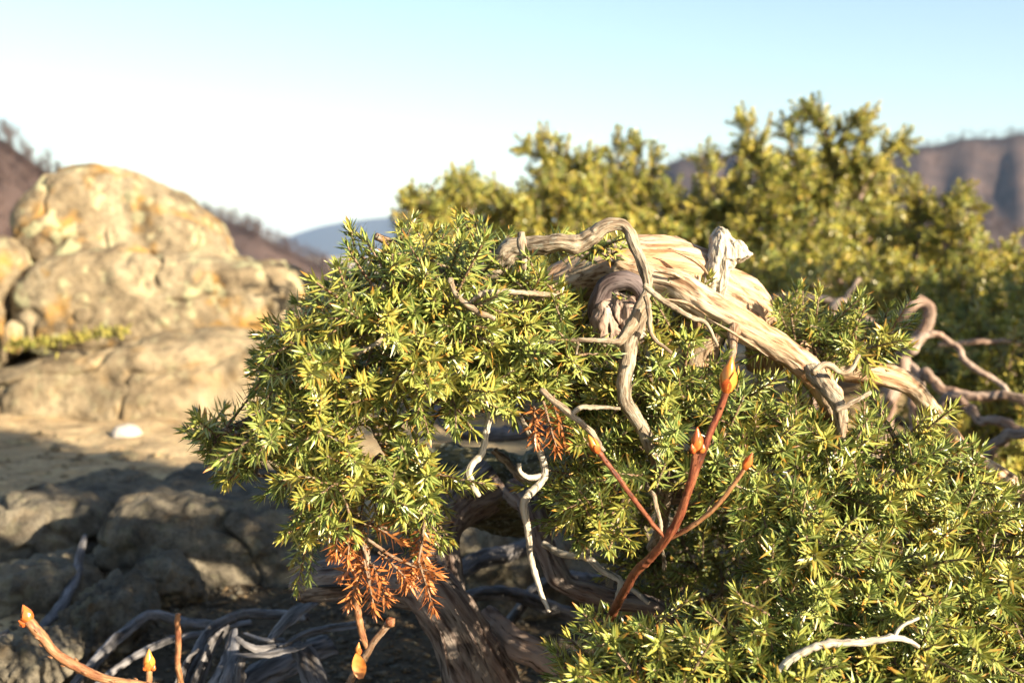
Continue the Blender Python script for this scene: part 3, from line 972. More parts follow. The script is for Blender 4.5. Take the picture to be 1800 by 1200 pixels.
# inner limbs that carry the hanging needles (mostly hidden)
part('branch', 'brown_twig', [(960, 520, .87, 22), (880, 560, .86, 20), (800, 600, .84, 17), (720, 620, .83, 14), (640, 640, .82, 11), (560, 680, .82, 9), (470, 730, .80, 7), (380, 765, .78, 5)], ridge=.15, lump=.15, seed=42)
part('branch', 'brown_twig', [(880, 560, .86, 15), (800, 500, .83, 12), (730, 450, .80, 9), (660, 415, .78, 6)], ridge=.15, lump=.15, seed=43)
part('branch', 'brown_twig', [(640, 640, .82, 10), (620, 720, .82, 9), (610, 800, .81, 8), (612, 880, .80, 7), (640, 950, .79, 5), (650, 1000, .785, 4)], ridge=.15, lump=.15, seed=44)
part('branch', 'brown_twig', [(800, 600, .84, 12), (830, 660, .83, 9), (850, 720, .80, 7)], ridge=.15, lump=.15, seed=45)
part('branch', 'brown_twig', [(1170, 870, .84, 14), (1300, 880, .82, 14), (1420, 920, .80, 13), (1540, 980, .78, 11), (1650, 1060, .76, 9), (1780, 1150, .74, 7)], ridge=.15, lump=.15, seed=46)
part('branch', 'brown_twig', [(1190, 1100, .92, 13), (1250, 1140, .82, 12), (1330, 1180, .74, 10), (1450, 1220, .70, 8)], ridge=.15, lump=.15, seed=47)

# the cracked burl under the dark hook
mb = MB()
lump_mesh(mb, [(1046, 560), (1056, 528), (1084, 514), (1116, 520), (1134, 550), (1136, 590), (1120, 622), (1085, 632), (1058, 615), (1046, 590)], .80, .024, amp=.007, amp2=.002, freq=45, seed=81, nu=160, nv=90, stretch=(1.3, 1, .5), cracks=.005)
o = mb.build('burl', M['back_wood'], jun)
o['label'] = 'cracked flaky burl with orange heartwood under the dark hook'

mb = MB()
lump_mesh(mb, [(1232, 515), (1240, 472), (1251, 437), (1257, 410), (1268, 396), (1282, 402), (1298, 417), (1314, 424), (1322, 436), (1334, 445), (1322, 457), (1300, 457), (1285, 478), (1282, 510), (1268, 535), (1245, 535)], .838, .013, amp=.003, amp2=.0016, freq=55, seed=85, nu=200, nv=90, stretch=(1.5, 1, .45), cracks=.0025, center=(1268, 455), power=.85)
o = mb.build('branch_stub', M['bleached_wood'], jun)
o['label'] = 'silver-white broken stub flaring to two blunt prongs'
# loose bark flakes on the arch and the lower trunk
def flake(rows, wd, mat, seed):
    a = px_path(rows)
    p = catmull(a, .004)
    t, n, b = frames(p[:, :3])
    r_ = np.random.default_rng(seed)
    wv = p[:, 3] * np.sin(np.linspace(.25, math.pi - .15, len(p))) ** .6
    s = b * wv[:, None]
    up = n * (.0009 + .3 * wv[:, None])
    v = np.vstack([p[:, :3] - s, p[:, :3] + up, p[:, :3] + s, p[:, :3] - up * .2])
    m = len(p)
    q = []
    for c in range(4):
        i = np.arange(m - 1) + c * m
        j = np.arange(m - 1) + ((c + 1) % 4) * m
        q.append(np.stack([i, i + 1, j + 1, j], 1))
    g = np.stack([np.tile(np.linspace(0, .02, m), 4) * 0 + np.repeat([0, .3, .6, .9], m) * wd, np.full(4 * m, seed * .1), np.tile(np.linspace(0, 1, m) * .1, 4)], 1)
    mbf = MB()
    mbf.add(v, np.vstack(q), None, g)
    return mbf.build('bark_flake', M[mat], jun, smooth=False)


FL = [([(1150, 478, .812, 2), (1185, 482, .806, 4), (1218, 500, .808, 2)], 'pale_wood'), ([(1155, 524, .789, 1), (1205, 532, .785, 3.5), (1245, 556, .787, 1)], 'pale_wood'),
      ([(1245, 560, .788, 1), (1300, 592, .784, 3), (1350, 626, .788, 1)], 'pale_wood'), ([(1180, 440, .826, 1), (1225, 460, .825, 4), (1250, 490, .832, 2)], 'pale_wood'),
      ([(800, 1070, .88, 2), (830, 1120, .878, 4), (865, 1190, .885, 2)], 'trunk_bark'), ([(745, 1065, .89, 2), (775, 1115, .888, 4), (790, 1190, .90, 2)], 'trunk_bark'),
      ([(560, 1000, .955, 2), (620, 995, .945, 4), (690, 1003, .92, 2)], 'ground_wood'), ([(540, 1030, .96, 2), (610, 1030, .945, 4), (680, 1040, .92, 2)], 'ground_wood')]
for k, (rows, mm) in enumerate(FL):
    flake(rows, .01, mm, 100 + k)

# ---- needles
HOLES = [[(650, 690), (690, 700), (720, 760), (800, 790), (830, 760), (800, 745), (735, 735), (710, 690), (660, 660)],
         [(820, 800), (950, 790), (980, 900), (840, 930)]]
A_POLY = [(648, 452), (700, 440), (770, 452), (825, 485), (850, 535), (930, 552), (1000, 565), (1030, 600), (1050, 670), (1060, 750), (1020, 780), (990, 735), (930, 690), (860, 700), (790, 715), (730, 700), (680, 690), (640, 700), (600, 740), (620, 790), (690, 830), (740, 820), (775, 850), (740, 890), (690, 880), (640, 840), (590, 880), (560, 930), (525, 935), (550, 880), (510, 850), (450, 845), (400, 810), (362, 770), (380, 748), (440, 752), (480, 735), (490, 680), (470, 645), (495, 600), (545, 570), (595, 535), (630, 490)]
B1_POLY = [(1015, 770), (1060, 690), (1090, 640), (1180, 650), (1260, 690), (1340, 725), (1430, 748), (1500, 768), (1580, 765), (1640, 800), (1710, 860), (1850, 930), (1950, 1000), (1980, 1290), (1360, 1290), (1330, 1120), (1350, 1040), (1370, 970), (1310, 900), (1250, 860), (1170, 840), (1120, 880), (1080, 930), (1040, 930), (1005, 870)]
B2_POLY = [(1055, 1130), (1120, 1095), (1200, 1120), (1300, 1110), (1400, 1170), (1420, 1290), (1040, 1290), (1005, 1215)]
C_POLY = [(1365, 585), (1430, 575), (1500, 605), (1552, 580), (1560, 620), (1540, 650), (1480, 640), (1400, 620)]


def depth_A(x, y):
    return .715 + .10 * ((x - 660) / 330) ** 2 + .07 * ((y - 660) / 300) ** 2 - .0 * x


def depth_B(x, y):
    return .82 - .15 * (y - 620) / 600 + .05 * ((x - 1300) / 500) ** 2


FRONT_HOLES = [[(640, 590), (700, 585), (715, 650), (690, 700), (645, 680)], [(540, 700), (585, 690), (600, 735), (560, 760)], [(790, 575), (840, 590), (850, 650), (815, 670), (785, 630)],
               [(890, 600), (930, 590), (945, 640), (905, 655)], [(560, 590), (600, 575), (610, 620), (575, 640)], [(740, 470), (775, 500), (760, 545), (730, 520)], [(480, 790), (520, 785), (535, 825), (490, 835)],
               [(1180, 740), (1255, 745), (1260, 820), (1190, 830)], [(1400, 800), (1460, 790), (1475, 850), (1420, 870)], [(1520, 930), (1590, 920), (1600, 990), (1540, 1000)], [(1620, 1040), (1700, 1030), (1710, 1100), (1640, 1110)],
               [(1420, 1010), (1480, 1000), (1490, 1060), (1430, 1080)], [(1690, 930), (1740, 920), (1750, 970), (1700, 980)], [(1090, 770), (1130, 765), (1140, 830), (1100, 840)], [(1330, 870), (1380, 860), (1390, 910), (1345, 920)], [(1190, 1160), (1240, 1150), (1250, 1200), (1200, 1210)]]
D_POLY = [(1120, 890), (1200, 870), (1320, 900), (1390, 1000), (1350, 1120), (1250, 1110), (1150, 1090)]
r_s = np.random.default_rng(31)
protos = [make_sprig(r_s, L) for L in (.016, .020, .022, .025, .027, .030, .032, .035, .038, .042, .024, .029, .033, .019)]
centres, mass = [], []
cA = P(np.float64(690), np.float64(650), np.float64(.90))
cB = P(np.float64(1400), np.float64(980), np.float64(.95))
for poly, dfun, mc, layers in ((A_POLY, depth_A, cA, ((36, 0), (42, .05), (58, .11))), (B1_POLY, depth_B, cB, ((36, 0), (42, .05), (56, .11))),
                               (B2_POLY, depth_B, cB, ((31, 0), (40, .05))), (C_POLY, lambda x, y: .86 + 0 * x, cB, ((28, 0), (36, .05))), (D_POLY, lambda x, y: .98 + 0 * x, cB, ((34, 0), (44, .10)))):
    for sp, off in layers:
        q = poisson_in(poly, sp, r_s, holes=HOLES + (FRONT_HOLES if off < .09 else []))
        d = dfun(q[:, 0], q[:, 1]) + off + r_s.normal(0, .012, len(q))
        centres.append(P(q[:, 0], q[:, 1], d))
        mass.append(np.repeat(mc[None], len(q), 0))
# single sprays peeping over the grey branch, and the mossy hollow
for (x, y, d) in [(850, 432, .83), (872, 448, .82), (890, 455, .83), (958, 440, .81), (1040, 440, .82), (930, 500, .775), (960, 505, .775), (925, 525, .76), (1190, 560, .84), (1165, 585, .82), (1200, 600, .82), (1010, 640, .74)]:
    centres.append(P(np.float64(x), np.float64(y), np.float64(d))[None])
    mass.append(P(np.float64(x), np.float64(y + 60), np.float64(d + .03))[None])
centres, mass = np.vstack(centres), np.vstack(mass)
# grow thin twigs outwards from the limbs (nearest connected node first)
nodes = np.vstack(skel)
best = np.full(len(centres), 1e9)
par = np.zeros((len(centres), 3))
for k in range(0, len(nodes), 400):
    dd = np.linalg.norm(centres[:, None] - nodes[None, k:k + 400], axis=2)
    m = dd.argmin(1)
    mv = dd.min(1)
    up = mv < best
    best[up] = mv[up]
    par[up] = nodes[k:k + 400][m[up]]
todo = np.ones(len(centres), bool)
tw = MB()
for _ in range(len(centres)):
    i = int(np.where(todo, best, 1e9).argmin())
    todo[i] = False
    L = best[i]
    if .004 < L < .14:
        a, b = par[i], centres[i]
        midp = (a + b) / 2 + r_s.normal(0, .10, 3) * L + [0, 0, -.06 * L]
        r0 = .0012 + .012 * min(L, .1)
        tube(tw, np.array([[*a, r0], [*midp, r0 * .85], [*b, .0010]]), ridge=.1, lump=.2, seg=5, ds=max(L / 6, .004), seed=i % 50)
    d2 = np.linalg.norm(centres - centres[i], axis=1)
    up = todo & (d2 < best)
    best[up] = d2[up]
    par[up] = centres[i]
tw_o = tw.build('twigs', M['grey_twig'], jun)
tw_o['kind'] = 'stuff'
places = []
for c, mc, p in zip(centres, mass, par):
    out = c - mc
    out /= np.linalg.norm(out)
    tdir = c - p
    tdir /= np.linalg.norm(tdir) + 1e-6
    k = r_s.integers(3, 6)
    for q in range(k):
        d = out * .75 + tdir * .35 + r_s.normal(0, .62, 3) + np.array([0, -.10, .06])
        d /= np.linalg.norm(d)
        pos = c - tdir * r_s.uniform(0, .012) + r_s.normal(0, .002, 3)
        places.append((pos, orient(d, r_s.uniform(0, 6.28)), r_s.uniform(.85, 1.12), int(r_s.integers(len(protos)))))
OUT_A = [(578, 362), (640, 350), (700, 346), (780, 356), (850, 365), (900, 375), (1200, 380), (1200, 1400), (480, 1400), (500, 1000), (470, 962), (520, 905), (455, 892), (345, 845), (318, 790), (296, 750), (335, 712), (425, 690), (385, 652), (425, 565), (490, 505), (560, 472), (588, 430)]
tips = np.array([p[0] + p[1][:, 2] * (protos[p[3]][0][:, 2].max() * p[2]) for p in places])
tv = tips - CAM
tpx = 900 + FPX * (tv @ RT) / (tv @ FWD)
tpy = 600 - FPX * (tv @ UP) / (tv @ FWD)
keep = in_poly(tpx, tpy, OUT_A) | (tpx > 960)
places = [p for p, k in zip(places, keep) if k]
# the 300 nearest sprays that face the camera are parts of their own
dist = np.array([(p[0] - CAM) @ FWD for p in places])
vis = np.array([abs(((p[0] - CAM) @ RT) / ((p[0] - CAM) @ FWD)) < .41 for p in places])
order = np.argsort(np.where(vis, dist + r_s.uniform(0, .06, len(dist)), 9))
sprig_me = [build_mesh('sprig', v, [t], [M['needles'], M['brown_twig']], vec=v, colr=c, smooth=False, mat_idx=ix) for v, t, c, ix in protos]
JBv = np.array(jun.location)
for i in order[:300]:
    pos, rot, sc, k = places[i]
    o = obj('sprig', sprig_me[k], jun)
    m4 = Matrix.Identity(4)
    for a in range(3):
        for b in range(3):
            m4[a][b] = float(rot[a, b] * sc)
        m4[a][3] = float(pos[a] - JBv[a])
    o.matrix_local = m4
joined_sprigs(protos, [places[i] for i in order[300:]], 'foliage', [M['needles'], M['brown_twig']], jun)

# dead orange sprays below the left needles and a few inside
dead_me = [build_mesh('dead_sprig', v, [t], [M['dead_needles'], M['brown_twig']], vec=v, colr=c, smooth=False, mat_idx=ix) for v, t, c, ix in protos[3:9]]
DEAD = [(612, 915, .77, 615, 965), (640, 930, .77, 605, 975), (636, 965, .77, 622, 1000), (640, 985, .765, 655, 1048), (645, 985, .765, 625, 1030), (655, 990, .765, 675, 1040), (665, 970, .77, 705, 1000),
        (700, 985, .768, 740, 1000), (725, 990, .767, 720, 1035), (735, 985, .767, 750, 1030), (735, 950, .77, 748, 990), (742, 925, .77, 740, 975), (600, 905, .77, 590, 945), (640, 920, .765, 680, 930),
        (940, 715, .765, 930, 775), (955, 705, .765, 970, 760), (970, 700, .765, 985, 745)]
for k, (x0, y0, d, x1, y1) in enumerate(DEAD):
    a = P(np.float64(x0), np.float64(y0), np.float64(d))
    b = P(np.float64(x1), np.float64(y1), np.float64(d - .005 + .01 * (k % 3)))
    rot = orient(b - a, k * 1.3)
    o = obj('dead_sprig', dead_me[k % 6], jun)
    o['label'] = 'dried orange-brown needle spray'
    m4 = Matrix.Identity(4)
    for i in range(3):
        for j in range(3):
            m4[i][j] = float(rot[i, j] * .95)
        m4[i][3] = float(a[i] - JBv[i])
    o.matrix_local = m4
for k, rows in enumerate([[(612, 880, .785, 5), (632, 930, .775, 4.5), (645, 985, .768, 4), (650, 1030, .768, 2)], [(635, 940, .775, 3.5), (670, 965, .77, 3.5), (705, 985, .768, 3), (740, 1000, .767, 2)], [(745, 880, .79, 3), (745, 930, .77, 3), (735, 990, .767, 2)], [(630, 925, .775, 3), (650, 920, .77, 2.5), (680, 928, .766, 2)]]):
    part('twig', 'brown_twig', rows, ridge=.2, lump=.3, seed=60 + k)

# ================================================================== background junipers
r_b = np.random.default_rng(77)
bprotos = [make_sprig(r_b, L, spacing=.0055, nl=.017, nw=.0055, stemr=.0016) for L in (.03, .04, .05, .06, .045, .055)]


def back_shrub(label, base, polys, leaders, limbs, d0, thick, spacing, seed, group='junipers on the crest', fill=3):
    sh = thing('juniper', label, 'shrub', base, group)
    r_ = np.random.default_rng(seed)
    limb_pts = []
    for k, rows in enumerate(limbs):
        mb = MB()
        x = tube(mb, px_path(rows), ridge=.12, lump=.15, seed=seed + k, seg=10)
        limb_pts.append(x)
        mb.build('branch', M['back_wood'], sh)
    pl = []
    for poly in polys:
        pp = np.asarray(poly, float)
        for layer in range(fill):
            q = poisson_in(poly, spacing * (1 + .2 * layer), r_, tries=5000)
            y0, y1 = pp[:, 1].min(), pp[:, 1].max()
            f = (q[:, 1] - y0) / (y1 - y0)
            # a mound: the top leans away, the skirt comes forward
            d = d0 + thick * (.35 - .75 * f) + layer * thick * .35 + r_.normal(0, .05, len(q)) + .12 * np.sin(q[:, 0] / 60.0 + layer)
            c = P(q[:, 0], q[:, 1], d)
            for cc in c:
                for k in range(int(r_.integers(6, 10))):
                    dv = np.array([0, -.45, .55]) + r_.normal(0, .75, 3)
                    pl.append((cc + r_.normal(0, .014, 3), orient(dv, r_.uniform(0, 6.3)), r_.uniform(.8, 1.25), int(r_.integers(len(bprotos)))))
    for rows in leaders:
        lead = MB()
        rows = np.asarray(rows, float) + [0, 24, 0, 0]  # px, py, depth, radius px of the tuft
        c = catmull(np.hstack([P(rows[:, 0], rows[:, 1], rows[:, 2]), (rows[:, 3] * .8 / FPX * rows[:, 2])[:, None]]), .022)
        tube(lead, np.hstack([c[:, :3], np.linspace(.006, .002, len(c))[:, None]]), ridge=.1, lump=.2, seg=6, ds=.03)
        lead.build('branch', M['back_wood'], sh)
        tdir = np.gradient(c[:, :3], axis=0)
        for p, t in zip(c, tdir):
            t = t / np.linalg.norm(t)
            for k in range(int(r_.integers(7, 11))):
                dv = t * .7 + r_.normal(0, .6, 3) + np.array([0, -.1, .1])
                off = r_.normal(0, .45, 3) * p[3]
                pl.append((p[:3] + off, orient(dv + off / (p[3] + 1e-6) * .6, r_.uniform(0, 6.3)), r_.uniform(.6, 1.05), int(r_.integers(len(bprotos)))))
    # stems that carry the crown
    st = MB()
    bb = np.array(base, float)
    r2 = r_.choice(len(pl), 46)
    for i in r2:
        e = pl[i][0]
        mpt = (bb + e) / 2 + r_.normal(0, .05, 3)
        tube(st, np.array([[*(bb + r_.normal(0, .03, 3) * [1, 1, 0]), .014], [*mpt, .009], [*e, .003]]), ridge=.1, lump=.2, seg=6, ds=.04, seed=i % 40)
    st.build('trunk', M['back_wood'], sh)
    joined_sprigs(bprotos, pl, 'crown', [M['back_needles'], M['back_wood']], sh, kind='stuff')
    return sh


# right, tallest
POLY_R = [(1180, 420), (1230, 380), (1290, 350), (1340, 330), (1400, 300), (1450, 290), (1500, 300), (1550, 330), (1575, 380), (1600, 430), (1640, 450), (1680, 460), (1710, 480), (1760, 470), (1850, 480), (1850, 620), (1600, 590), (1450, 590), (1300, 560), (1200, 510)]
LEAD_R = [[(1380, 340, 3.1, 26), (1355, 280, 3.1, 22), (1330, 225, 3.1, 18), (1308, 192, 3.1, 10)], [(1420, 320, 3.1, 26), (1400, 260, 3.12, 22), (1385, 205, 3.12, 14)], [(1470, 330, 3.1, 34), (1462, 270, 3.1, 32), (1455, 215, 3.1, 28), (1440, 182, 3.1, 18), (1415, 176, 3.1, 8)],
          [(1465, 240, 3.08, 24), (1490, 205, 3.08, 22), (1512, 190, 3.08, 12)], [(1490, 320, 3.05, 28), (1500, 270, 3.05, 18), (1515, 215, 3.05, 10)], [(1510, 330, 3.0, 30), (1535, 270, 3.0, 16), (1560, 240, 3.0, 12), (1580, 228, 3.0, 9)], [(1360, 300, 3.1, 18), (1325, 250, 3.1, 13), (1310, 240, 3.1, 8)],
          [(1610, 430, 2.9, 26), (1618, 360, 2.9, 20), (1612, 310, 2.9, 12)], [(1640, 420, 2.85, 22), (1665, 340, 2.85, 20), (1695, 332, 2.85, 12)], [(1660, 420, 2.8, 24), (1690, 370, 2.8, 14)], [(1250, 370, 3.1, 24), (1245, 300, 3.1, 18), (1240, 255, 3.1, 9)], [(1300, 350, 3.1, 24), (1295, 290, 3.1, 18)], [(1220, 390, 3.1, 22), (1180, 320, 3.1, 16)], [(1760, 470, 2.8, 22), (1772, 420, 2.8, 12)], [(1700, 470, 2.75, 22), (1705, 400, 2.75, 16)]]
LIMB_R = []
back_shrub('tallest background juniper with a ragged pointed crown beyond the bleached arch', ground_point(1500, 590), [POLY_R], LEAD_R, LIMB_R, 2.95, .45, 27, 5)
# middle
POLY_M = [(880, 430), (920, 360), (960, 330), (1010, 320), (1060, 330), (1110, 340), (1160, 350), (1220, 370), (1260, 420), (1290, 480), (1300, 590), (1100, 598), (950, 590), (880, 550)]
LEAD_M = [[(1040, 360, 3.2, 28), (1010, 300, 3.2, 28), (985, 260, 3.2, 24), (962, 222, 3.2, 12)], [(1010, 300, 3.2, 26), (965, 262, 3.2, 18), (925, 236, 3.2, 9)], [(1020, 290, 3.18, 24), (1040, 260, 3.18, 14)], [(1100, 360, 3.2, 28), (1092, 300, 3.2, 24), (1082, 240, 3.2, 14)], [(1110, 350, 3.2, 24), (1135, 300, 3.2, 16), (1150, 262, 3.2, 8)], [(940, 380, 3.2, 24), (945, 330, 3.2, 16), (950, 298, 3.2, 10)], [(1110, 300, 3.2, 12), (1118, 232, 3.2, 6)]]
LIMB_M = []
back_shrub('background juniper with twin small peaks against the pale sky', ground_point(1080, 585), [POLY_M], LEAD_M, LIMB_M, 3.05, .4, 27, 6)
# left, lowest
POLY_L = [(715, 400), (740, 370), (800, 345), (850, 345), (900, 365), (930, 400), (950, 480), (920, 590), (800, 590), (725, 540)]
LEAD_L = [[(770, 380, 3.0, 20), (735, 350, 3.0, 14), (722, 325, 3.0, 12)], [(830, 360, 3.0, 26), (822, 325, 3.0, 16), (815, 308, 3.0, 9)], [(880, 370, 3.0, 22), (890, 340, 3.0, 14)], [(780, 370, 3.0, 20), (783, 335, 3.0, 10)]]
back_shrub('lowest background juniper, a rounded olive mound beside the open sky', ground_point(830, 590), [POLY_L], LEAD_L, [], 2.95, .35, 27, 7)
# nearer skirt of foliage on the right
POLY_S = [(1240, 520), (1330, 480), (1450, 490), (1560, 480), (1700, 500), (1900, 520), (1900, 600), (1700, 590), (1600, 560), (1500, 540), (1350, 545)]
back_shrub('low spreading background juniper in front of the tallest one', ground_point(1600, 640), [POLY_S], [], [], 2.45, .3, 30, 8)


POLY_D = [(1560, 600), (1650, 590), (1900, 590), (1950, 800), (1720, 830), (1620, 720)]
back_shrub('low dark juniper mat in the shaded hollow behind the bare branches', ground_point(1750, 800), [POLY_D], [], [], 2.0, .25, 34, 9)
# shaded bare limbs of that low juniper
DB = [('pinkish bare branch bent in a tight arch behind the needles', [(1540, 680, 1.75, 20), (1580, 640, 1.72, 18), (1612, 612, 1.70, 17), (1634, 575, 1.70, 16), (1642, 545, 1.70, 15), (1622, 532, 1.70, 14), (1595, 540, 1.70, 14), (1570, 562, 1.72, 13), (1540, 570, 1.78, 12)], 1),
      ('pale bare branch lying level behind the needles', [(1400, 600, 1.9, 14), (1455, 560, 1.88, 13), (1500, 552, 1.86, 12), (1535, 565, 1.84, 12), (1570, 600, 1.8, 11), (1620, 680, 1.75, 10)], 2),
      ('weathered grey branch lying against the background needles', [(1300, 545, 2.1, 10), (1340, 530, 2.1, 9), (1400, 524, 2.1, 9), (1470, 528, 2.1, 8), (1495, 505, 2.1, 6), (1512, 490, 2.1, 5)], 3),
      ('shaded grey branch drooping to the right of the arched one', [(1600, 600, 1.66, 9), (1655, 590, 1.66, 8), (1690, 628, 1.64, 8), (1722, 652, 1.63, 8), (1752, 666, 1.62, 7), (1790, 700, 1.60, 6), (1850, 780, 1.58, 6)], 4),
      ('long level shaded branch crossing behind the juniper', [(1580, 640, 1.6, 10), (1615, 672, 1.6, 12), (1660, 690, 1.58, 12), (1730, 698, 1.56, 12), (1800, 706, 1.54, 12), (1900, 730, 1.52, 10)], 5),
      ('lowest shaded branch sloping under the level ones', [(1600, 690, 1.5, 12), (1660, 712, 1.48, 12), (1720, 735, 1.46, 12), (1780, 748, 1.44, 12), (1880, 790, 1.42, 10)], 6),
      ('thin straight shaded stem at the edge of the dark hollow', [(1650, 605, 1.9, 7), (1720, 600, 1.9, 7), (1800, 602, 1.9, 7), (1900, 610, 1.9, 7)], 7),
      ('short shaded root curving out of the dark hollow', [(1700, 830, 1.4, 14), (1745, 785, 1.38, 14), (1800, 762, 1.36, 13), (1880, 760, 1.35, 12)], 8)]
for lab, rows, sd in DB:
    mb = MB()
    c = px_path(rows)
    c[:, 3] *= .62
    c[0, 2] = min(c[0, 2], .02) if sd in (1, 2, 5, 6, 8) else c[0, 2]
    tube(mb, c, ridge=.14, lump=.2, kink=.9, seed=90 + sd)
    o = mb.build('bare_branch', M['back_wood'], None, loc=c[0, :3])
    tag(o, lab, 'branch', 'bare branches behind the juniper')

# ------------------------------------------------------------------ unseen junipers added right of the frame, shaped to cast shade
def shade_shrub(bx, by, label, rad0, top, seed, limbs):
    base = np.array([bx, by, gz(bx, by)])
    sh = thing('juniper', label, 'shrub', base, 'junipers on the crest')
    r_ = np.random.default_rng(seed)
    pl, st = [], MB()
    for k in range(380 if limbs else 150):
        u = r_.uniform(0, 1)
        h = .12 + (top - .12) * u
        rad = rad0 * math.sqrt(max(0, 1 - (u * .98) ** 4)) * r_.uniform(.3, 1)
        a = r_.uniform(0, 2 * math.pi)
        c = base + [math.cos(a) * rad, math.sin(a) * rad, h]
        nn = .643 * c[0] + .766 * c[1]
        if c[0] < .45 * c[1] + .08 or (limbs and (nn > 1.30 or (c[2] < .46 and nn < 1.06) or nn < .90)):
            continue
        if k % 3 == 0:
            m_ = (base + c) / 2 + r_.normal(0, .04, 3)
            tube(st, np.array([[*(base + r_.normal(0, .02, 3) * [1, 1, 0]), .013], [*m_, .008], [*c, .002]]), ridge=.1, lump=.2, seg=6, ds=.04, seed=k)
        for q in range(9):
            dv = (c - base - [0, 0, .25]) / .4 + r_.normal(0, .7, 3)
            pl.append((c + r_.normal(0, .03, 3), orient(dv, r_.uniform(0, 6.3)), r_.uniform(1.0, 1.5), int(r_.integers(len(bprotos)))))
    if limbs:  # overhanging limbs added to shade the gritty rock and the gap
        lim = MB()
        x = tube(lim, np.array([[*base, .022], [.95, 1.08, .36, .018], [.80, .97, .46, .013], [.66, .84, .45, .008], [.53, .76, .42, .004]]), ridge=.1, lump=.2, seg=10, ds=.01, seed=9)
        lim.build('branch', M['back_wood'], sh)
        for p in x[len(x) // 3::2]:
            for q in range(12):
                c = p + r_.normal(0, .035, 3) * [1, 1, .6] + [0, 0, .02]
                pl.append((c, orient(r_.normal(0, 1, 3) + [-.3, -.3, .3], r_.uniform(0, 6.3)), r_.uniform(.9, 1.3), int(r_.integers(len(bprotos)))))
        lim = MB()
        x = tube(lim, np.array([[*base, .02], [.95, 1.05, .16, .016], [.80, .93, .28, .012], [.68, .82, .31, .008], [.61, .77, .29, .004]]), ridge=.1, lump=.2, seg=10, ds=.01, seed=12)
        lim.build('branch', M['back_wood'], sh)
        for p in x[len(x) // 4::2]:
            for q in range(16):
                c = p + r_.normal(0, .05, 3) * [.7, .7, 1.2]
                if c[0] < .42 * c[1] + .13:
                    continue
                pl.append((c, orient(r_.normal(0, 1, 3) + [0, 0, .3], r_.uniform(0, 6.3)), r_.uniform(.9, 1.3), int(r_.integers(len(bprotos)))))
    st.build('trunk', M['back_wood'], sh)
    joined_sprigs(bprotos, pl, 'crown', [M['back_needles'], M['back_wood']], sh, kind='stuff')


shade_shrub(.89, .87, 'tall unseen juniper added right of the bleached arch to cast shade', .36, .92, 15, True)
shade_shrub(1.62, 1.50, 'unseen juniper added farther right to shade the hollow behind the bare branches', .40, .80, 16, False)

# ================================================================== azalea shoots with buds
def bud(parent, a, b, rad, mat='bud', seed=0, scales=5, name='bud'):
    """pointed bud from a (base) to b (tip) with overlapping scales"""
    a, b = np.asarray(a), np.asarray(b)
    L = np.linalg.norm(b - a)
    prof = [(0, .35), (.12, .75), (.3, 1.0), (.5, .95), (.7, .70), (.86, .38), (1.0, .03)]
    c = np.array([[*(a + (b - a) * f), max(rad * r, .0002)] for f, r in prof])
    mb = MB()
    tube(mb, c, ridge=.03, lump=.04, seg=14, ds=L / 14, seed=seed)
    o = mb.build(name, M[mat], parent)
    rot = orient(b - a, seed)
    for k in range(scales):
        an = k * 2.4 + seed
        z0 = .02 + .10 * k / scales
        z1 = .42 + .42 * k / scales
        V = []
        for i, f in enumerate(np.linspace(0, 1, 6)):
            z = z0 + (z1 - z0) * f
            pr = np.interp(z, [p[0] for p in prof], [p[1] for p in prof]) * rad * 1.10 + .0005 * f
            half = .75 * math.sin(math.pi * min(.98, .28 + .72 * f)) ** .7
            for s in (-1, 0, 1):
                V.append([math.cos(an + s * half) * pr, math.sin(an + s * half) * pr, z * L])
        V = np.array(V) @ rot.T + a
        q = []
        for i in range(5):
            for s in range(2):
                q.append([i * 3 + s, i * 3 + s + 1, i * 3 + s + 4, i * 3 + s + 3])
        ms = MB()
        ms.add(V, np.array(q), None, V)
        so = ms.build('bud_scale', M['bud' if (k + seed) % 2 else mat], o)
    return o


def stem_part(parent, mat, rows, seed, nodes_every=.011, **kw):
    mb = MB()
    c = px_path(rows)
    c[:, 3] *= .84
    x = tube(mb, c, ridge=.05, lump=.10, seg=12, seed=seed, kink=.08, **kw)
    r_ = np.random.default_rng(seed)
    # little scars and bristles along the shoot
    t, n, b = frames(x)
    L = np.concatenate([[0], np.cumsum(np.linalg.norm(np.diff(x, axis=0), axis=1))])
    rr = np.interp(np.linspace(0, 1, len(x)), np.linspace(0, 1, len(c)), c[:, 3])
    for s in np.arange(.004, L[-1], nodes_every * .45):
        i = int(np.searchsorted(L, s))
        i = min(i, len(x) - 1)
        a = r_.uniform(0, 6.28)
        o_ = n[i] * math.cos(a) + b[i] * math.sin(a)
        p0 = x[i] + o_ * rr[i] * .85
        tube(mb, np.array([[*p0, rr[i] * .34], [*(p0 + o_ * rr[i] * .35 + t[i] * rr[i] * .4), rr[i] * .2], [*(p0 + o_ * rr[i] * .45 + t[i] * rr[i] * .8), rr[i] * .05]]), ridge=0, lump=.1, seg=5, ds=rr[i] * .4)
    return mb.build('stem', M[mat], parent)


def pw(x, y, d):
    return P(np.float64(x), np.float64(y), np.float64(d))


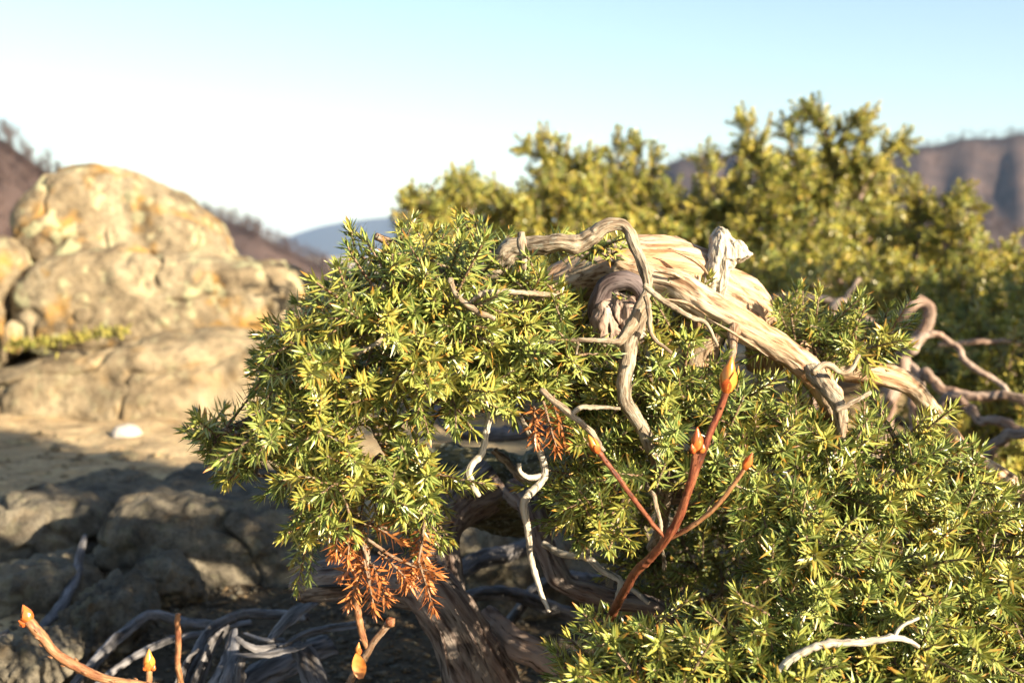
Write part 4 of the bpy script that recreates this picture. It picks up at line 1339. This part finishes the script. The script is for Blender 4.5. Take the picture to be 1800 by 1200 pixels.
az = thing('azalea_shoot', 'forked red azalea shoot with four buds in front of the needles', 'shoot', ground_point(1050, 1330) * [1, .92, 1] + [0, 0, .0])
stem_part(az, 'azalea_stem', [(1010, 1360, .86, 9), (1050, 1150, .80, 9), (1104, 1026, .72, 9), (1150, 972, .69, 9), (1186, 925, .675, 9), (1212, 858, .665, 8.5), (1240, 780, .66, 7.5), (1264, 722, .658, 7), (1276, 688, .656, 7.5)], 1)
bud(az, pw(1276, 692, .656), pw(1287, 626, .654), .0041, 'bud_yellow', 3, 6)
stem_part(az, 'azalea_stem', [(1203, 880, .668, 6.5), (1214, 840, .66, 6.5), (1222, 800, .655, 6), (1225, 785, .654, 6)], 2)
bud(az, pw(1225, 794, .654), pw(1226, 750, .652), .0028, 'bud', 5, 5)
stem_part(az, 'azalea_stem', [(1170, 945, .68, 4.5), (1145, 918, .675, 5), (1105, 865, .665, 5), (1072, 820, .66, 5), (1052, 794, .658, 5.5)], 3)
bud(az, pw(1053, 797, .658), pw(1034, 764, .656), .0023, 'bud_yellow', 2, 5)
stem_part(az, 'azalea_tan', [(1176, 946, .68, 4.5), (1215, 925, .672, 5), (1258, 890, .665, 5), (1290, 850, .66, 4.5), (1308, 824, .658, 4.5)], 4)
bud(az, pw(1307, 826, .658), pw(1323, 795, .656), .0021, 'bud', 7, 5)
# small buds hugging the second bud
bud(az, pw(1219, 797, .653), pw(1216, 780, .651), .0016, 'bud', 1, 3)
bud(az, pw(1232, 796, .653), pw(1236, 780, .651), .0016, 'bud', 4, 3)

az2 = thing('azalea_shoot', 'bare orange azalea shoot with a beaked tip rising over the shaded stones', 'shoot', ground_point(420, 1330) + [0, 0, -.01])
stem_part(az2, 'azalea_tan', [(430, 1330, .93, 10), (330, 1225, .86, 9), (250, 1204, .845, 8.5), (190, 1194, .84, 9), (140, 1174, .838, 10), (98, 1148, .836, 10), (76, 1120, .835, 10.5), (58, 1100, .834, 11), (50, 1090, .834, 10)], 11)
bud(az2, pw(52, 1096, .834), pw(40, 1062, .834), .0038, 'bud', 6, 4)
bud(az2, pw(47, 1098, .834), pw(32, 1090, .832), .0024, 'bud', 3, 3)
stem_part(az2, 'azalea_tan', [(300, 1260, .88, 6), (264, 1215, .86, 6), (262, 1190, .858, 6.5), (262, 1176, .858, 6.5)], 12)
bud(az2, pw(262, 1180, .858), pw(262, 1140, .857), .0036, 'bud_yellow', 2, 5)
bud(az2, pw(256, 1178, .857), pw(253, 1168, .856), .0016, 'bud', 2, 2)
bud(az2, pw(268, 1178, .857), pw(272, 1168, .856), .0016, 'bud', 5, 2)

az3 = thing('azalea_shoot', 'brown azalea twig with a folded orange leaf beside the thick trunk', 'shoot', ground_point(600, 1330) + [0, 0, -.01])
stem_part(az3, 'brown_twig', [(560, 1340, .92, 8), (606, 1215, .84, 7.5), (634, 1168, .825, 7), (655, 1130, .82, 7), (676, 1104, .818, 7), (688, 1090, .817, 9)], 13)
stem_part(az3, 'azalea_tan', [(648, 1145, .822, 6), (636, 1110, .82, 7), (628, 1065, .818, 7), (626, 1020, .816, 6), (628, 985, .815, 5)], 14)
bud(az3, pw(682, 1098, .816), pw(694, 1086, .814), .003, 'azalea_tan', 1, 3)
bud(az3, pw(630, 1152, .815), pw(631, 1128, .813), .0020, 'leaf_orange', 1, 3)


def leaf(parent, a, b, wd, seed):
    a, b = np.asarray(a), np.asarray(b)
    d = b - a
    L = np.linalg.norm(d)
    s = np.cross(d / L, FWD)
    V = []
    for f in np.linspace(0, 1, 8):
        w_ = wd * math.sin(math.pi * min(.99, .08 + .9 * f)) ** .8
        c = a + d * f + FWD * .002 * math.sin(f * 3)
        V += [c - s * w_ - FWD * .35 * w_, c, c + s * w_ * .8 - FWD * .6 * w_]
    V = np.array(V)
    V = np.vstack([V, V + FWD * .0004])
    q = []
    for o_ in (0, 24):
        for i in range(7):
            for k in range(2):
                q.append([o_ + i * 3 + k, o_ + i * 3 + k + 1, o_ + i * 3 + k + 4, o_ + i * 3 + k + 3])
    mb = MB()
    mb.add(V, np.array(q), None, V)
    return mb.build('leaf', M['leaf_orange'], parent)


leaf(az3, pw(634, 1192, .808), pw(626, 1148, .806), .0052, 1)

# thin upright dry stick
mb = MB()
c = px_path([(330, 1330, .97, 5), (318, 1210, .93, 5), (312, 1150, .92, 5), (313, 1110, .918, 5), (313, 1078, .916, 4.5)])
tube(mb, c, ridge=.1, lump=.2, seed=3, seg=10)
tag(mb.build('stick', M['azalea_tan'], None, loc=c[0, :3]), 'thin upright dry stick behind the bud, its top half sunlit', 'stick')

# ------------------------------------------------------------------ weathered roots and dead wood on the ground
DW = [('crooked grey stick leaning between the shaded stones', [(150, 940, 1.42, 5), (138, 975, 1.40, 9), (130, 1020, 1.37, 11), (112, 1055, 1.33, 12), (85, 1088, 1.30, 11), (66, 1116, 1.27, 8)], 'stick'),
      ('blunt bluish stick end lying on the flat shaded stone', [(-80, 1150, 1.2, 15), (-20, 1128, 1.2, 14), (14, 1116, 1.2, 13)], 'stick'),
      ('long bent grey root crossing the lumpy sunlit-topped stone', [(90, 1260, 1.02, 12), (135, 1200, 1.06, 12), (180, 1150, 1.10, 13), (235, 1098, 1.15, 12), (272, 1080, 1.17, 11), (330, 1094, 1.18, 10), (400, 1098, 1.18, 9), (440, 1095, 1.2, 7)], 'root'),
      ('thin grey root running below the long bent root', [(130, 1250, 1.0, 9), (180, 1195, 1.02, 8), (240, 1150, 1.05, 8), (310, 1122, 1.08, 8), (380, 1110, 1.12, 6)], 'root'),
      ('curved grey root sweeping from the broken trunk end over the splinters', [(300, 1270, 1.0, 13), (330, 1180, 1.04, 12), (370, 1110, 1.08, 12), (420, 1078, 1.10, 11), (480, 1078, 1.1, 10), (540, 1085, 1.08, 9)], 'root'),
      ('dark shaded branch lying level beyond the trunk gap', [(760, 1030, 1.16, 18), (830, 990, 1.18, 20), (900, 965, 1.2, 18), (960, 950, 1.24, 14)], 'branch'),
      ('bluish weathered log with an upturned end seen through the needles', [(770, 690, 1.42, 7), (765, 720, 1.40, 13), (785, 748, 1.38, 17), (830, 762, 1.36, 17), (890, 762, 1.34, 16), (960, 755, 1.32, 16)], 'log'),
      ('dark root slanting under the mossy trunk', [(780, 1060, 1.1, 16), (880, 1040, 1.12, 15), (980, 1070, 1.14, 15), (1080, 1110, 1.15, 14)], 'root'),
      ('shaded log with pale ridges lying near the folded orange leaf', [(600, 1290, .96, 26), (570, 1220, .98, 26), (545, 1165, 1.0, 24), (528, 1140, 1.02, 18)], 'log'),
      ('bluish bleached root in the gap beside the long dead twig', [(880, 1120, 1.22, 12), (940, 1040, 1.22, 13), (1000, 1015, 1.22, 13), (1060, 1020, 1.22, 12)], 'root')]
for k, (lab, rows, cat) in enumerate(DW):
    mb = MB()
    c = px_path(rows)
    c[:, 3] *= .74
    tube(mb, c, ridge=.14, lump=.14, lobes=.05, seed=120 + k, jag=.6)
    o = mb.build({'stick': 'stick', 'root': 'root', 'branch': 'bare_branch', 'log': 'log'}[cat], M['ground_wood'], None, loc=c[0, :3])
    tag(o, lab, cat, 'weathered dead wood on the ground')

# splintered stump
ST = thing('splintered_stump', 'splintered weathered stump of torn grey wood strips on the ground', 'stump', ground_point(400, 1270))
SP = [[(330, 1290, 1.0, 20), (345, 1190, 1.02, 20), (372, 1135, 1.04, 15), (402, 1102, 1.06, 6)], [(370, 1290, .98, 18), (385, 1200, 1.0, 18), (405, 1150, 1.02, 13), (412, 1105, 1.04, 5)], [(300, 1290, .99, 14), (310, 1210, 1.01, 14), (335, 1160, 1.03, 9), (352, 1140, 1.03, 4)], [(400, 1290, .97, 12), (416, 1210, .99, 12), (425, 1150, 1.0, 5)],
      [(415, 1118, 1.0, 3), (440, 1135, .99, 7), (475, 1140, 1.0, 8), (530, 1130, 1.03, 6)], [(408, 1150, .98, 3), (440, 1152, .975, 7), (490, 1146, .985, 8), (545, 1130, 1.0, 6)], [(470, 1130, 1.02, 6), (500, 1100, 1.03, 13), (530, 1070, 1.04, 15), (560, 1055, 1.05, 10)], [(430, 1112, 1.03, 3), (460, 1125, 1.02, 6), (500, 1125, 1.03, 8)], [(490, 1135, 1.0, 4), (540, 1110, 1.02, 9), (590, 1100, 1.04, 12), (640, 1095, 1.04, 12)], [(400, 1290, 1.02, 24), (430, 1210, 1.05, 26), (500, 1160, 1.08, 26), (580, 1130, 1.1, 24)]]
for k, rows in enumerate(SP):
    mb = MB()
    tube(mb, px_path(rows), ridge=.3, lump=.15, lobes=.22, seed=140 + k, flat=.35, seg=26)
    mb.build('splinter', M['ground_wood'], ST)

# moss in the crevice under the boulder: small cushions of short tufts
def moss_line(label, pts, d, seed):
    r_ = np.random.default_rng(seed)
    V, T = [], []
    n = 0
    p = np.asarray(pts, float)
    c0 = P(p[:, 0].mean(), p[:, 1].mean(), np.float64(d))
    for k in range(520):
        f = r_.uniform(0, 1)
        x = np.interp(f, np.linspace(0, 1, len(p)), p[:, 0]) + r_.normal(0, 4)
        y = np.interp(f, np.linspace(0, 1, len(p)), p[:, 1]) + r_.normal(0, 5)
        b = P(np.float64(x), np.float64(y), np.float64(d + r_.normal(0, .012)))
        dv = np.array([0, -.5, .8]) + r_.normal(0, .5, 3)
        dv = dv / np.linalg.norm(dv) * .016 * r_.uniform(.6, 1.4)
        s = np.cross(dv, r_.normal(0, 1, 3))
        s = s / np.linalg.norm(s) * .0035
        V += [b - s, b + s, b + dv]
        T.append([n, n + 1, n + 2])
        n += 3
    o = obj('moss', build_mesh('moss', np.array(V) - c0, [np.array(T)], M['moss'], smooth=False), None, c0)
    tag(o, label, 'moss', kind='stuff')


moss_line('yellow-green moss in the crevice under the tall boulder', [(16, 608), (60, 606), (110, 600), (160, 590), (225, 582)], 2.98, 3)

# ------------------------------------------------------------------ thin air haze round everything
hm = bpy.data.materials.new('air_haze')
hm.use_nodes = True
ht = hm.node_tree
ht.nodes.clear()
ho = ht.nodes.new('ShaderNodeOutputMaterial')
hv = ht.nodes.new('ShaderNodeVolumePrincipled')
hv.inputs['Color'].default_value = (0.45, 0.65, 1.0, 1)
hv.inputs['Density'].default_value = 0.000045
hv.inputs['Anisotropy'].default_value = 0.0
ht.links.new(hv.outputs[0], ho.inputs['Volume'])
X, Z0, Z1 = 17000.0, -420.0, 420.0
hvv = np.array([[x, y, z] for z in (Z0, Z1) for y in (-X, X) for x in (-X, X)])
hq = np.array([[0, 2, 3, 1], [4, 5, 7, 6], [0, 1, 5, 4], [2, 6, 7, 3], [0, 4, 6, 2], [1, 3, 7, 5]])
tag(obj('haze', build_mesh('haze', hvv, [hq], hm, smooth=False)), kind='stuff')
